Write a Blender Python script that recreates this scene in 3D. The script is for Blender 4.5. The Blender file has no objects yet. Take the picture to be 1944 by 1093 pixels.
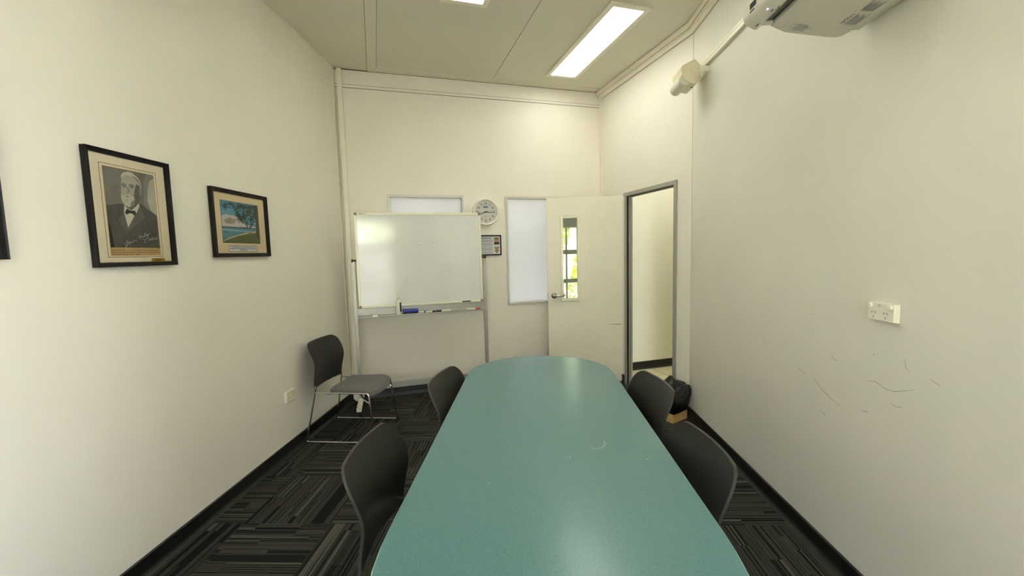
import bpy, bmesh, math, random
from mathutils import Vector, Matrix, Euler
random.seed(7)
sc = bpy.context.scene
COL = sc.collection
PI = math.pi

# ------------------------------------------------------------------ helpers
def lin(v):
    v = v/255.0
    return v/12.92 if v <= 0.04045 else ((v+0.055)/1.055)**2.4
def C(r, g, b): return (lin(r), lin(g), lin(b), 1.0)

class MB:
    """collects shapes into one mesh"""
    def __init__(self): self.v = []; self.f = []; self.mi = []
    def face(self, pts, mi=0):
        b = len(self.v); self.v += [Vector(p) for p in pts]
        self.f.append(list(range(b, b+len(pts)))); self.mi.append(mi)
    def raw(self, vs, fs, mi=0):
        b = len(self.v); self.v += [Vector(p) for p in vs]
        for f in fs: self.f.append([b+i for i in f]); self.mi.append(mi)
    def box(self, x0, y0, z0, x1, y1, z1, mi=0, M=None):
        p = [(x, y, z) for z in (z0, z1) for y in (y0, y1) for x in (x0, x1)]
        if M is not None: p = [M @ Vector(q) for q in p]
        self.raw(p, [(0,2,3,1),(4,5,7,6),(0,1,5,4),(2,6,7,3),(0,4,6,2),(1,3,7,5)], mi)
    def prism(self, poly, h0, h1, fn, mi=0, cap=True):
        """poly: list of (a,b); fn(a,b,h) -> 3D"""
        n = len(poly)
        vs = [fn(a, b, h0) for a, b in poly]+[fn(a, b, h1) for a, b in poly]
        fs = [(i, (i+1) % n, n+(i+1) % n, n+i) for i in range(n)]
        if cap: fs += [tuple(range(n-1, -1, -1)), tuple(range(n, 2*n))]
        self.raw(vs, fs, mi)
    def tube(self, path, r, seg=8, mi=0, closed=False):
        P = [Vector(p) for p in path]; n = len(P)
        rings = []; up = None
        for i in range(n):
            if closed: t = (P[(i+1) % n]-P[i-1]).normalized()
            elif i == 0: t = (P[1]-P[0]).normalized()
            elif i == n-1: t = (P[-1]-P[-2]).normalized()
            else: t = ((P[i+1]-P[i]).normalized()+(P[i]-P[i-1]).normalized()).normalized()
            if up is None:
                up = Vector((0, 0, 1)) if abs(t.z) < .9 else Vector((1, 0, 0))
            a = (up - t*up.dot(t)).normalized(); b = t.cross(a); up = a
            rr = r[i] if isinstance(r, (list, tuple)) else r
            rings.append([P[i]+(a*math.cos(2*PI*k/seg)+b*math.sin(2*PI*k/seg))*rr for k in range(seg)])
        vs = [p for q in rings for p in q]; fs = []
        m = n if closed else n-1
        for i in range(m):
            j = (i+1) % n
            for k in range(seg):
                l = (k+1) % seg
                fs.append((i*seg+k, i*seg+l, j*seg+l, j*seg+k))
        if not closed:
            fs.append(tuple(range(seg-1, -1, -1))); fs.append(tuple((n-1)*seg+k for k in range(seg)))
        self.raw(vs, fs, mi)
    def lathe(self, prof, seg=32, M=None, mi=0):
        """prof: (radius, height) pairs round local z"""
        vs = []; fs = []; n = len(prof)
        for r, h in prof:
            for k in range(seg):
                a = 2*PI*k/seg
                p = Vector((r*math.cos(a), r*math.sin(a), h))
                vs.append(M @ p if M is not None else p)
        for i in range(n-1):
            for k in range(seg):
                l = (k+1) % seg
                fs.append((i*seg+k, i*seg+l, (i+1)*seg+l, (i+1)*seg+k))
        fs.append(tuple(range(seg-1, -1, -1))); fs.append(tuple((n-1)*seg+k for k in range(seg)))
        self.raw(vs, fs, mi)
    def build(self, name, mat, parent=None, smooth=35, bevel=0, weld=True, seg=2, recalc=True):
        me = bpy.data.meshes.new(name)
        me.from_pydata([tuple(v) for v in self.v], [], self.f)
        mats = mat if isinstance(mat, (list, tuple)) else [mat]
        for m in mats: me.materials.append(m)
        for p, i in zip(me.polygons, self.mi): p.material_index = i
        if recalc or weld:
            bm = bmesh.new(); bm.from_mesh(me)
            if weld: bmesh.ops.remove_doubles(bm, verts=bm.verts, dist=1e-6)
            if recalc: bmesh.ops.recalc_face_normals(bm, faces=bm.faces)
            bm.to_mesh(me); bm.free()
        if smooth:
            me.polygons.foreach_set('use_smooth', [True]*len(me.polygons))
            me.set_sharp_from_angle(angle=math.radians(smooth))
        me.update()
        o = bpy.data.objects.new(name, me); COL.objects.link(o)
        if parent is not None: o.parent = parent
        if bevel:
            b = o.modifiers.new('edge', 'BEVEL'); b.width = bevel; b.segments = seg
            b.limit_method = 'ANGLE'; b.angle_limit = math.radians(40)
        return o

def tag(o, label, cat, group=None, kind=None):
    if label: o['label'] = label
    if cat: o['category'] = cat
    if group: o['group'] = group
    if kind: o['kind'] = kind
    return o
def thing(name, label, cat, loc=(0,0,0), rz=0.0, group=None):
    o = bpy.data.objects.new(name, None); COL.objects.link(o)
    o.location = loc; o.rotation_euler = (0, 0, rz); o.empty_display_size = .1
    return tag(o, label, cat, group)
def struct(o): o['kind'] = 'structure'; return o
def dup(root, loc, rz, label, group=None):
    r = root.copy(); COL.objects.link(r); r.location = loc; r.rotation_euler = (0, 0, rz)
    r['label'] = label
    if group: r['group'] = group
    for ch in list(root.children):
        c = ch.copy(); COL.objects.link(c); c.parent = r
        for g in list(ch.children):
            d = g.copy(); COL.objects.link(d); d.parent = c
    return r

def words(mb, x0, x1, z, h, y, mi):
    """a line of print too small to read"""
    x = x0
    while x < x1-h*.5:
        l = random.uniform(1.4, 5)*h*.75
        xe = min(x+l, x1)
        mb.face([(x, y, z), (xe, y, z), (xe, y, z+h), (x, y, z+h)], mi); x += l+h*.7
def text(mb, s, size, x, z, y, mi=0, align='LEFT', shear=0, fn=None, rot=0, space=1.0, width=None, offset=0.0):
    """flat lettering; local text x -> x, text y -> z, at depth y (or through fn(a,b))"""
    cu = bpy.data.curves.new('t', 'FONT'); cu.body = s; cu.size = size; cu.align_x = align
    cu.shear = shear; cu.offset = offset; cu.space_character = space; cu.resolution_u = 3; cu.fill_mode = 'FRONT'
    ob = bpy.data.objects.new('t', cu); COL.objects.link(ob)
    bpy.context.view_layer.update()
    dg = bpy.context.evaluated_depsgraph_get()
    me = bpy.data.meshes.new_from_object(ob.evaluated_get(dg))
    vs = [(v.co.x, v.co.y) for v in me.vertices]; fs = [tuple(p.vertices) for p in me.polygons]
    bpy.data.objects.remove(ob); bpy.data.curves.remove(cu); bpy.data.meshes.remove(me)
    if width and vs:
        w = max(a for a, b in vs)-min(a for a, b in vs); k = width/max(w, 1e-6)
        vs = [(a*k, b) for a, b in vs]
    ca, sa = math.cos(rot), math.sin(rot)
    out = []
    for a, b in vs:
        a, b = a*ca-b*sa, a*sa+b*ca
        out.append(fn(a, b) if fn else (x+a, y, z+b))
    mb.raw(out, fs, mi)

# ------------------------------------------------------------------ materials
def new_mat(name):
    m = bpy.data.materials.new(name); m.use_nodes = True
    nt = m.node_tree; return m, nt, nt.nodes, nt.links, nt.nodes['Principled BSDF']
def mat(name, col, rough=.5, metal=0, var=0.0, vscale=6, bump=0.0, bscale=200, coat=0, spec=None, sheen=0):
    m, nt, N, L, b = new_mat(name)
    b.inputs['Base Color'].default_value = col
    b.inputs['Roughness'].default_value = rough
    b.inputs['Metallic'].default_value = metal
    if spec is not None: b.inputs['Specular IOR Level'].default_value = spec
    if coat: b.inputs['Coat Weight'].default_value = coat; b.inputs['Coat Roughness'].default_value = .08
    if sheen: b.inputs['Sheen Weight'].default_value = sheen
    tc = N.new('ShaderNodeTexCoord')
    if var:
        n = N.new('ShaderNodeTexNoise'); n.inputs['Scale'].default_value = vscale; n.inputs['Detail'].default_value = 5
        L.new(tc.outputs['Object'], n.inputs['Vector'])
        r = N.new('ShaderNodeValToRGB')
        r.color_ramp.elements[0].position = .3; r.color_ramp.elements[1].position = .7
        r.color_ramp.elements[0].color = tuple(c*(1-var) for c in col[:3])+(1,)
        r.color_ramp.elements[1].color = tuple(min(1, c*(1+var)) for c in col[:3])+(1,)
        L.new(n.outputs['Fac'], r.inputs['Fac']); L.new(r.outputs['Color'], b.inputs['Base Color'])
    if bump:
        n = N.new('ShaderNodeTexNoise'); n.inputs['Scale'].default_value = bscale; n.inputs['Detail'].default_value = 3
        L.new(tc.outputs['Object'], n.inputs['Vector'])
        u = N.new('ShaderNodeBump'); u.inputs['Strength'].default_value = bump; u.inputs['Distance'].default_value = .002
        L.new(n.outputs['Fac'], u.inputs['Height']); L.new(u.outputs['Normal'], b.inputs['Normal'])
    return m

M = {}
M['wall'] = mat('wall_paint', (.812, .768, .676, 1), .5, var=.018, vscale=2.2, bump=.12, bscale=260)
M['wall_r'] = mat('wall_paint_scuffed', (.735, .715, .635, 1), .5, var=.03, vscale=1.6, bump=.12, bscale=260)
M['ceil'] = mat('ceiling_paint', (.70, .665, .545, 1), .65, var=.02, vscale=2, bump=.1, bscale=220)
M['trim'] = mat('trim_paint', (.83, .785, .655, 1), .4, var=.02, vscale=9)
M['batten'] = mat('ceiling_batten_paint', (.72, .68, .56, 1), .5, var=.02, vscale=9)
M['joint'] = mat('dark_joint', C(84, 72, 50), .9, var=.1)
M['shadowgap'] = mat('dark_gap', C(40, 35, 25), .9, var=.1)
M['skirt'] = mat('black_vinyl', C(15, 15, 14), .45, var=.15, vscale=10)
M['alu'] = mat('anodised_aluminium', C(172, 172, 164), .42, .55, var=.04, vscale=20)
M['alu_win'] = mat('pale_window_frame', C(206, 205, 194), .4, .2, var=.03, vscale=20)
M['alu_door'] = mat('grey_door_frame', C(164, 164, 152), .4, .35, var=.04, vscale=20)
M['white_alu'] = mat('cream_powder_coat', C(232, 228, 205), .35, .1, var=.02)
M['chrome'] = mat('chrome', C(215, 215, 212), .12, 1.0, var=.03)
M['satin'] = mat('satin_nickel', C(160, 155, 145), .28, 1.0, var=.03)
M['plastic_b'] = mat('black_plastic', C(22, 22, 20), .42, var=.08, vscale=20, bump=.06, bscale=600)
M['plastic_edge_highlight'] = mat('black_plastic_edge_highlight', C(52, 50, 48), .35, var=.08, vscale=20)  # grey highlight along the shell rim, put into the colour
M['fabric'] = mat('grey_fabric', C(104, 101, 100), .95, var=.22, vscale=90, bump=.4, bscale=700, sheen=.1)
M['white_p'] = mat('white_plastic', C(236, 232, 214), .35, var=.015)
M['cream_p'] = mat('cream_plastic', C(218, 211, 180), .4, var=.015)
M['proj_p'] = mat('projector_shell', C(214, 209, 192), .45, var=.02, bump=.05, bscale=500)
M['black_g'] = mat('black_gloss', C(12, 12, 12), .15, var=.1)
M['black_m'] = mat('black_matt', C(14, 13, 12), .6, var=.1)
M['frame_b'] = mat('black_lacquered_wood', C(9, 7, 6), .5, spec=.25, var=.2, vscale=30)
M['frame_br'] = mat('dark_brown_wood', C(24, 15, 10), .5, spec=.25, var=.25, vscale=30)
M['matboard'] = mat('cream_mat_board', C(248, 233, 200), .85, var=.03, vscale=12)
M['matboard2'] = mat('peach_mat_board', C(250, 226, 182), .85, var=.03, vscale=12)
M['goldpaper'] = mat('gold_brown_paper', C(212, 174, 108), .8, var=.06, vscale=20)
M['gold'] = mat('brass_plate', C(186, 150, 40), .3, .7, var=.05)
M['ink'] = mat('ink', C(52, 40, 22), .8, var=.05)
M['inkw'] = mat('white_ink', C(240, 234, 214), .8, var=.02)
M['paper'] = mat('white_paper', C(250, 250, 250), .8, var=.02)
M['greytext'] = mat('grey_print', C(135, 135, 138), .8, var=.05)
M['darktext'] = mat('black_print', C(45, 45, 48), .8, var=.05)
M['bluep'] = mat('blue_plastic', C(28, 38, 150), .35, var=.08)
M['redp'] = mat('red_plastic', C(205, 40, 25), .35, var=.06)
M['dredp'] = mat('dark_red_plastic', C(70, 22, 18), .35, var=.06)
M['card'] = mat('cardboard', C(188, 150, 92), .85, var=.08, vscale=14, bump=.1, bscale=120)
M['bag'] = mat('black_bin_liner', C(20, 20, 19), .28, var=.2, vscale=12, bump=.35, bscale=40)
M['dial'] = mat('clock_dial', C(240, 235, 226), .6, var=.015)
M['clockrim'] = mat('clock_rim', C(242, 240, 226), .35, var=.015)
M['bluelcd'] = mat('blue_print', C(70, 100, 160), .6, var=.05)
M['corr_wall'] = mat('corridor_paint', (.78, .77, .65, 1), .5, var=.02, vscale=2.2, bump=.1)
M['tile'] = None
M['concrete'] = mat('pale_concrete', C(214, 200, 188), .9, var=.06, vscale=1.5, bump=.2, bscale=30)
M['bark'] = mat('pale_bark', C(205, 195, 180), .85, var=.25, vscale=4, bump=.5, bscale=20)
M['eave'] = mat('grey_green_soffit', C(150, 155, 142), .7, var=.04)

def leaf_mat(name, c1, c2):
    m, nt, N, L, b = new_mat(name)
    g = N.new('ShaderNodeNewGeometry')
    r = N.new('ShaderNodeValToRGB'); r.color_ramp.elements[0].color = c1; r.color_ramp.elements[1].color = c2
    L.new(g.outputs['Random Per Island'], r.inputs['Fac'])
    t = N.new('ShaderNodeBsdfTranslucent'); mx = N.new('ShaderNodeMixShader'); mx.inputs[0].default_value = .4
    L.new(r.outputs['Color'], b.inputs['Base Color']); L.new(r.outputs['Color'], t.inputs['Color'])
    b.inputs['Roughness'].default_value = .5
    L.new(b.outputs[0], mx.inputs[1]); L.new(t.outputs[0], mx.inputs[2])
    L.new(mx.outputs[0], N['Material Output'].inputs['Surface'])
    return m
M['leaf'] = leaf_mat('yellow_green_leaves', C(150, 165, 35), C(225, 225, 95))
M['leaf2'] = leaf_mat('hedge_leaves', C(150, 170, 35), C(228, 232, 90))
M['leafp'] = leaf_mat('palm_leaves', C(110, 118, 90), C(170, 168, 140))

def glass_mat(name, tint=(1,1,1,1), ior=1.5, rough=.0):
    m, nt, N, L, b = new_mat(name); N.remove(b)
    t = N.new('ShaderNodeBsdfTransparent'); t.inputs['Color'].default_value = tint
    g = N.new('ShaderNodeBsdfGlossy'); g.inputs['Roughness'].default_value = rough
    f = N.new('ShaderNodeFresnel'); f.inputs['IOR'].default_value = ior
    mx = N.new('ShaderNodeMixShader')
    L.new(f.outputs[0], mx.inputs[0]); L.new(t.outputs[0], mx.inputs[1]); L.new(g.outputs[0], mx.inputs[2])
    L.new(mx.outputs[0], N['Material Output'].inputs['Surface'])
    return m
M['glass'] = glass_mat('clear_glass', (.95, .97, .96, 1))
M['dimglass'] = glass_mat('dimming_glass', (.40, .41, .36, 1))  # tint added only to dim the bright outdoor view
M['picglass'] = glass_mat('picture_glass', (1, 1, 1, 1), 1.3, .02)

def frosted(c0, c1):
    m, nt, N, L, b = new_mat('frosted_film'); N.remove(b)
    tc = N.new('ShaderNodeTexCoord'); n = N.new('ShaderNodeTexNoise'); n.inputs['Scale'].default_value = 1.4
    L.new(tc.outputs['Object'], n.inputs['Vector'])
    r = N.new('ShaderNodeValToRGB'); r.color_ramp.elements[0].color = c0; r.color_ramp.elements[1].color = c1
    L.new(n.outputs['Fac'], r.inputs['Fac'])
    t = N.new('ShaderNodeBsdfTranslucent'); L.new(r.outputs['Color'], t.inputs['Color'])
    d = N.new('ShaderNodeBsdfPrincipled'); d.inputs['Base Color'].default_value = (.8, .82, .84, 1); d.inputs['Roughness'].default_value = .35
    mx = N.new('ShaderNodeMixShader'); mx.inputs[0].default_value = .3
    L.new(t.outputs[0], mx.inputs[1]); L.new(d.outputs[0], mx.inputs[2])
    L.new(mx.outputs[0], N['Material Output'].inputs['Surface'])
    return m
M['frost'] = frosted((.192, .190, .178, 1), (.248, .246, .231, 1))
M['frost_rear'] = frosted((.80, .785, .745, 1), (.86, .84, .80, 1))

def emit(name, col, s):
    m, nt, N, L, b = new_mat(name)
    b.inputs['Base Color'].default_value = (.9, .9, .88, 1)
    b.inputs['Emission Color'].default_value = col; b.inputs['Emission Strength'].default_value = s
    return m
LAMP = 9.6
M['lamp'] = emit('lit_diffuser', (.97, .98, .86, 1), LAMP)
M['lamp_c'] = emit('corridor_diffuser', (1.0, .96, .80, 1), 13.0)
M['led'] = emit('blue_led', (.25, .25, 1.0, 1), 6)

def math_node(N, L, op, a, b=None, c=None):
    n = N.new('ShaderNodeMath'); n.operation = op
    for i, s in enumerate((a, b, c)):
        if s is None: continue
        if isinstance(s, (int, float)): n.inputs[i].default_value = s
        else: L.new(s, n.inputs[i])
    return n.outputs[0]

def carpet():
    m, nt, N, L, b = new_mat('carpet_tiles')
    g = N.new('ShaderNodeNewGeometry'); sp = N.new('ShaderNodeSeparateXYZ'); L.new(g.outputs['Position'], sp.inputs[0])
    A = lambda op, a, b_=None, c=None: math_node(N, L, op, a, b_, c)
    X = A('DIVIDE', A('ADD', sp.outputs[0], 1.64), .5); Y = A('DIVIDE', A('ADD', sp.outputs[1], -2.15), .5)
    fx = A('FLOOR', X); fy = A('FLOOR', Y)
    par = A('FLOORED_MODULO', A('ADD', fx, fy), 2.0)          # 0: threads run along y
    ac = A('ADD', A('MULTIPLY', X, A('SUBTRACT', 1.0, par)), A('MULTIPLY', Y, par))
    al = A('ADD', A('MULTIPLY', Y, A('SUBTRACT', 1.0, par)), A('MULTIPLY', X, par))
    tid = A('ADD', A('MULTIPLY', fx, 13.7), A('MULTIPLY', fy, 7.3))
    def noise(sa, sl, det=1.0, off=0):
        cb = N.new('ShaderNodeCombineXYZ')
        L.new(A('MULTIPLY', ac, sa), cb.inputs[0]); L.new(A('MULTIPLY', al, sl), cb.inputs[1]); L.new(A('ADD', tid, off), cb.inputs[2])
        n = N.new('ShaderNodeTexNoise'); n.inputs['Scale'].default_value = 1; n.inputs['Detail'].default_value = det
        L.new(cb.outputs[0], n.inputs['Vector']); return n.outputs['Fac']
    cell = A('MULTIPLY', A('FLOOR', A('ADD', A('MULTIPLY', al, 2.0), A('MULTIPLY', A('FLOOR', A('MULTIPLY', ac, 5.0)), .37))), 3.1)
    def noise2(sa, k, off):
        cb = N.new('ShaderNodeCombineXYZ')
        L.new(A('MULTIPLY', ac, sa), cb.inputs[0]); L.new(A('MULTIPLY', cell, k), cb.inputs[1]); L.new(A('ADD', tid, off), cb.inputs[2])
        n = N.new('ShaderNodeTexNoise'); n.inputs['Scale'].default_value = 1; n.inputs['Detail'].default_value = 1
        L.new(cb.outputs[0], n.inputs['Vector']); return n.outputs['Fac']
    broad = noise2(4.5, 1, 3)
    fine = noise(30, .10, 0, 50)
    pile = N.new('ShaderNodeTexNoise'); pile.inputs['Scale'].default_value = 330; pile.inputs['Detail'].default_value = 2
    L.new(g.outputs['Position'], pile.inputs['Vector'])
    r1 = N.new('ShaderNodeValToRGB'); e = r1.color_ramp.elements            # grey or black yarn
    e[0].position = .44; e[0].color = (0, 0, 0, 1); e[1].position = .50; e[1].color = (1, 1, 1, 1)
    L.new(broad, r1.inputs['Fac'])
    r2 = N.new('ShaderNodeValToRGB'); e = r2.color_ramp.elements            # thin threads of the other yarn
    e[0].position = .035; e[0].color = (1, 1, 1, 1); e[1].position = .065; e[1].color = (0, 0, 0, 1)
    L.new(A('ABSOLUTE', A('SUBTRACT', fine, .5)), r2.inputs['Fac'])
    mb_ = N.new('ShaderNodeMixRGB'); L.new(r1.outputs['Color'], mb_.inputs[0]); mb_.inputs[1].default_value = C(27, 27, 23); mb_.inputs[2].default_value = C(66, 65, 59)
    mo_ = N.new('ShaderNodeMixRGB'); L.new(r1.outputs['Color'], mo_.inputs[0]); mo_.inputs[1].default_value = C(92, 91, 80); mo_.inputs[2].default_value = C(13, 13, 10)
    m2 = N.new('ShaderNodeMixRGB'); L.new(r2.outputs['Color'], m2.inputs[0]); L.new(mb_.outputs[0], m2.inputs[1]); L.new(mo_.outputs[0], m2.inputs[2])
    m3 = N.new('ShaderNodeMixRGB'); m3.blend_type = 'MULTIPLY'; m3.inputs[0].default_value = .8
    r4 = N.new('ShaderNodeValToRGB'); e = r4.color_ramp.elements; e[0].position = .3; e[0].color = (.35, .35, .35, 1); e[1].position = .7; e[1].color = (1, 1, 1, 1)
    L.new(pile.outputs['Fac'], r4.inputs['Fac']); L.new(m2.outputs[0], m3.inputs[1]); L.new(r4.outputs['Color'], m3.inputs[2])
    L.new(m3.outputs[0], b.inputs['Base Color']); b.inputs['Roughness'].default_value = .95; b.inputs['Specular IOR Level'].default_value = .2
    u = N.new('ShaderNodeBump'); u.inputs['Strength'].default_value = .5; u.inputs['Distance'].default_value = .003
    L.new(pile.outputs['Fac'], u.inputs['Height']); L.new(u.outputs['Normal'], b.inputs['Normal'])
    return m
M['carpet'] = carpet()

def laminate():
    m, nt, N, L, b = new_mat('teal_laminate')
    tc = N.new('ShaderNodeTexCoord')
    n = N.new('ShaderNodeTexNoise'); n.inputs['Scale'].default_value = 420; n.inputs['Detail'].default_value = 3
    L.new(tc.outputs['Object'], n.inputs['Vector'])
    n2 = N.new('ShaderNodeTexNoise'); n2.inputs['Scale'].default_value = 3; n2.inputs['Detail'].default_value = 4
    L.new(tc.outputs['Object'], n2.inputs['Vector'])
    r = N.new('ShaderNodeValToRGB'); e = r.color_ramp.elements
    e[0].position = .3; e[0].color = C(77, 119, 120); e[1].position = .7; e[1].color = C(94, 136, 136)
    L.new(n.outputs['Fac'], r.inputs['Fac']); L.new(r.outputs['Color'], b.inputs['Base Color'])
    r2 = N.new('ShaderNodeMapRange'); r2.inputs['To Min'].default_value = .20; r2.inputs['To Max'].default_value = .29
    L.new(n2.outputs['Fac'], r2.inputs['Value']); L.new(r2.outputs[0], b.inputs['Roughness'])
    return m
M['teal'] = laminate()
M['teal_edge'] = mat('teal_edge', C(128, 178, 162), .35, var=.03)

def floor_tile():
    m, nt, N, L, b = new_mat('cream_floor_tile')
    tc = N.new('ShaderNodeTexCoord'); br = N.new('ShaderNodeTexBrick')
    br.offset = 0; br.inputs['Scale'].default_value = 1
    br.inputs['Color1'].default_value = C(222, 214, 180); br.inputs['Color2'].default_value = C(216, 208, 174)
    br.inputs['Mortar'].default_value = C(120, 112, 90); br.inputs['Mortar Size'].default_value = .004
    br.inputs['Brick Width'].default_value = .3; br.inputs['Row Height'].default_value = .3
    mp = N.new('ShaderNodeMapping'); mp.inputs['Location'].default_value = (-.1, -.02, 0)
    L.new(tc.outputs['Object'], mp.inputs[0]); L.new(mp.outputs[0], br.inputs['Vector'])
    L.new(br.outputs['Color'], b.inputs['Base Color']); b.inputs['Roughness'].default_value = .3
    return m
M['tile'] = floor_tile()

def whiteboard_mat():
    m, nt, N, L, b = new_mat('whiteboard_enamel')
    tc = N.new('ShaderNodeTexCoord'); n = N.new('ShaderNodeTexNoise'); n.inputs['Scale'].default_value = 3.5; n.inputs['Detail'].default_value = 6
    L.new(tc.outputs['Object'], n.inputs['Vector'])
    r = N.new('ShaderNodeValToRGB'); e = r.color_ramp.elements
    e[0].position = .3; e[0].color = C(220, 220, 218); e[1].position = .75; e[1].color = C(229, 229, 226)
    L.new(n.outputs['Fac'], r.inputs['Fac']); L.new(r.outputs['Color'], b.inputs['Base Color'])
    b.inputs['Roughness'].default_value = .10; b.inputs['IOR'].default_value = 1.55
    n2 = N.new('ShaderNodeTexNoise'); n2.inputs['Scale'].default_value = 2.2; L.new(tc.outputs['Object'], n2.inputs['Vector'])
    u = N.new('ShaderNodeBump'); u.inputs['Strength'].default_value = .12; u.inputs['Distance'].default_value = .01
    L.new(n2.outputs['Fac'], u.inputs['Height']); L.new(u.outputs['Normal'], b.inputs['Normal'])
    return m
M['wb'] = whiteboard_mat()
M['capgrey'] = mat('olive_grey_plastic', C(128, 126, 104), .5, var=.04)

# ------------------------------------------------------------------ room constants (metres, camera above the origin)
XL, XR, ZC = -1.8548, 1.3651, 3.2928
BM, BD = .34361, 4.7484
AB = math.atan(BM)                         # back wall turned against the side walls
YREAR = -2.2
C1 = Vector((.8486, 5.0400, 0)); C2 = Vector((1.3651, 3.5952, 0))
DL = (C2-C1).length; DD = (C2-C1)/DL; DN = Vector((-DD.y, DD.x, 0))   # along / outward
if DN.x < 0: DN = -DN
KB = math.sqrt(1+BM*BM)
MBk = Matrix.Translation((0, BD, 0)) @ Matrix.Rotation(AB, 4, 'Z')    # back wall frame: x along, y outward
AD = math.atan2(DD.y, DD.x)
MD = Matrix.Translation(C1) @ Matrix.Rotation(AD, 4, 'Z')             # door wall frame: x along towards camera, y = outward
UL = (XL)*KB; UR = C1.x*KB
T = .10; TD = .055

def wall_with_holes(mb, u0, u1, z1, holes, Mx, t=T, mi=0):
    """boxes round rectangular openings; holes sorted along u: (ua, ub, za, zb)"""
    u = u0
    for ua, ub, za, zb in holes:
        if ua > u: mb.box(u, 0, 0, ua, t, z1, mi, Mx)
        if za > 0: mb.box(ua, 0, 0, ub, t, za, mi, Mx)
        mb.box(ua, 0, zb, ub, t, z1, mi, Mx)
        u = ub
    if u < u1: mb.box(u, 0, 0, u1, t, z1, mi, Mx)

# floor: carpet inside the five walls
mb = MB()
BL = MBk @ Vector((UL, 0, 0))
pts = [(XL, YREAR), (XR, YREAR), (C2.x, C2.y), (C1.x, C1.y), (BL.x, BL.y)]
mb.prism(pts, -.05, 0, lambda a, b, h: (a, b, h))
struct(mb.build('floor', M['carpet'], smooth=0))

# ceiling: panels with an open joint, on the building's turned grid
GR = math.radians(19.5); E1 = Vector((math.cos(GR), math.sin(GR), 0)); E2 = Vector((-math.sin(GR), math.cos(GR), 0))
def g2(p, q): v = E1*p+E2*q; return (v.x, v.y)
J3 = Vector((.123, 3.192, 0)).dot(E1)      # the open joint
mb = MB()
def clip(poly, n, d, keep):
    out = []
    for i in range(len(poly)):
        a = Vector(poly[i]); b = Vector(poly[(i+1) % len(poly)])
        da = (a.dot(n)-d)*keep; db = (b.dot(n)-d)*keep
        if da >= 0: out.append(a)
        if da*db < 0: out.append(a+(b-a)*(da/(da-db)))
    return out
pp = [Vector((x, y)) for x, y in [(XL-.1, YREAR-.1), (XR+.1, YREAR-.1), (XR+.1, C2.y+.03), (C1.x+.1, C1.y+.15), (BL.x-.1, BL.y+.1)]]
e1 = Vector((E1.x, E1.y))
for d, k in ((J3-.0025, -1), (J3+.0025, 1)):
    q = clip(pp, e1, d, k)
    mb.prism([(v.x, v.y) for v in q], ZC, ZC+.02, lambda a, b, h: (a, b, h))
struct(mb.build('ceiling', M['ceil'], smooth=0))
mb = MB(); mb.box(XL-.3, YREAR-.3, ZC+.02, XR+.3, 5.4, ZC+.12)
o = struct(mb.build('ceiling_slab', M['shadowgap'], smooth=0))
# cover strips on the ceiling
mb = MB()
J1 = Vector((-1.141, 3.08, 0)).dot(E1)+.0; 
yy0 = Vector((-.9, 2.3, 0)).dot(E2); yy1 = Vector((-1.515, 4.18, 0)).dot(E2)
p0 = Vector((-1.141, 3.08, 0)); dv = Vector((-.424, 1.128, 0)).normalized(); nv = Vector((dv.y, -dv.x, 0))
w = .082
a = p0-dv*4.5; b_ = p0+dv*1.20
mb.prism([(a.x, a.y), (b_.x, b_.y), ((b_+nv*w).x, (b_+nv*w).y), ((a+nv*w).x, (a+nv*w).y)], ZC-.005, ZC, lambda x, y, h: (x, y, h))
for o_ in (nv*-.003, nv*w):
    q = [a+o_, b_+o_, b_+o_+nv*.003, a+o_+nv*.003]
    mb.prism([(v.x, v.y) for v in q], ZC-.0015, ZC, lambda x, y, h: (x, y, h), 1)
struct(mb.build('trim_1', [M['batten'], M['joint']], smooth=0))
mb = MB(); mb.box(-1.50*KB, -.115, ZC-.004, UR-.06, 0, ZC, 0, MBk)
struct(mb.build('trim_2', M['batten'], smooth=0))

# ---- walls
mb = MB(); mb.box(XL-T, YREAR-T, 0, XL, BL.y+.1, ZC+.02)
struct(mb.build('wall_left', M['wall'], smooth=0))

W1 = (-1.443*KB, -.700*KB, .887, 2.095); W2 = (-.264*KB, .255*KB, .887, 2.092); W3 = (.272*KB, .70*KB, .887, 2.092)
mb = MB(); wall_with_holes(mb, UL-.1, UR+.12, ZC+.02, [W1, W2, W3], MBk)
mb.box(UL, -.004, 3.150, UR, 0, ZC, 0, MBk)             # upper lining board
mb.box(UL, -.006, 3.122, UR, 0, 3.148, 0, MBk)          # cover strip under it
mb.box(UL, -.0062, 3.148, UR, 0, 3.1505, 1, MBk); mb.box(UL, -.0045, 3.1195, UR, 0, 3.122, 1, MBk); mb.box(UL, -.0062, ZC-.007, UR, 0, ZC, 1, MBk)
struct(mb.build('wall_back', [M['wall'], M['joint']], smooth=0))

DO = (.525, 1.351, 0.0, 2.073)      # door opening, outer frame size
mb = MB(); wall_with_holes(mb, 0, DL, ZC+.02, [DO], MD, TD)
struct(mb.build('wall_door', M['wall'], smooth=0))

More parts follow.
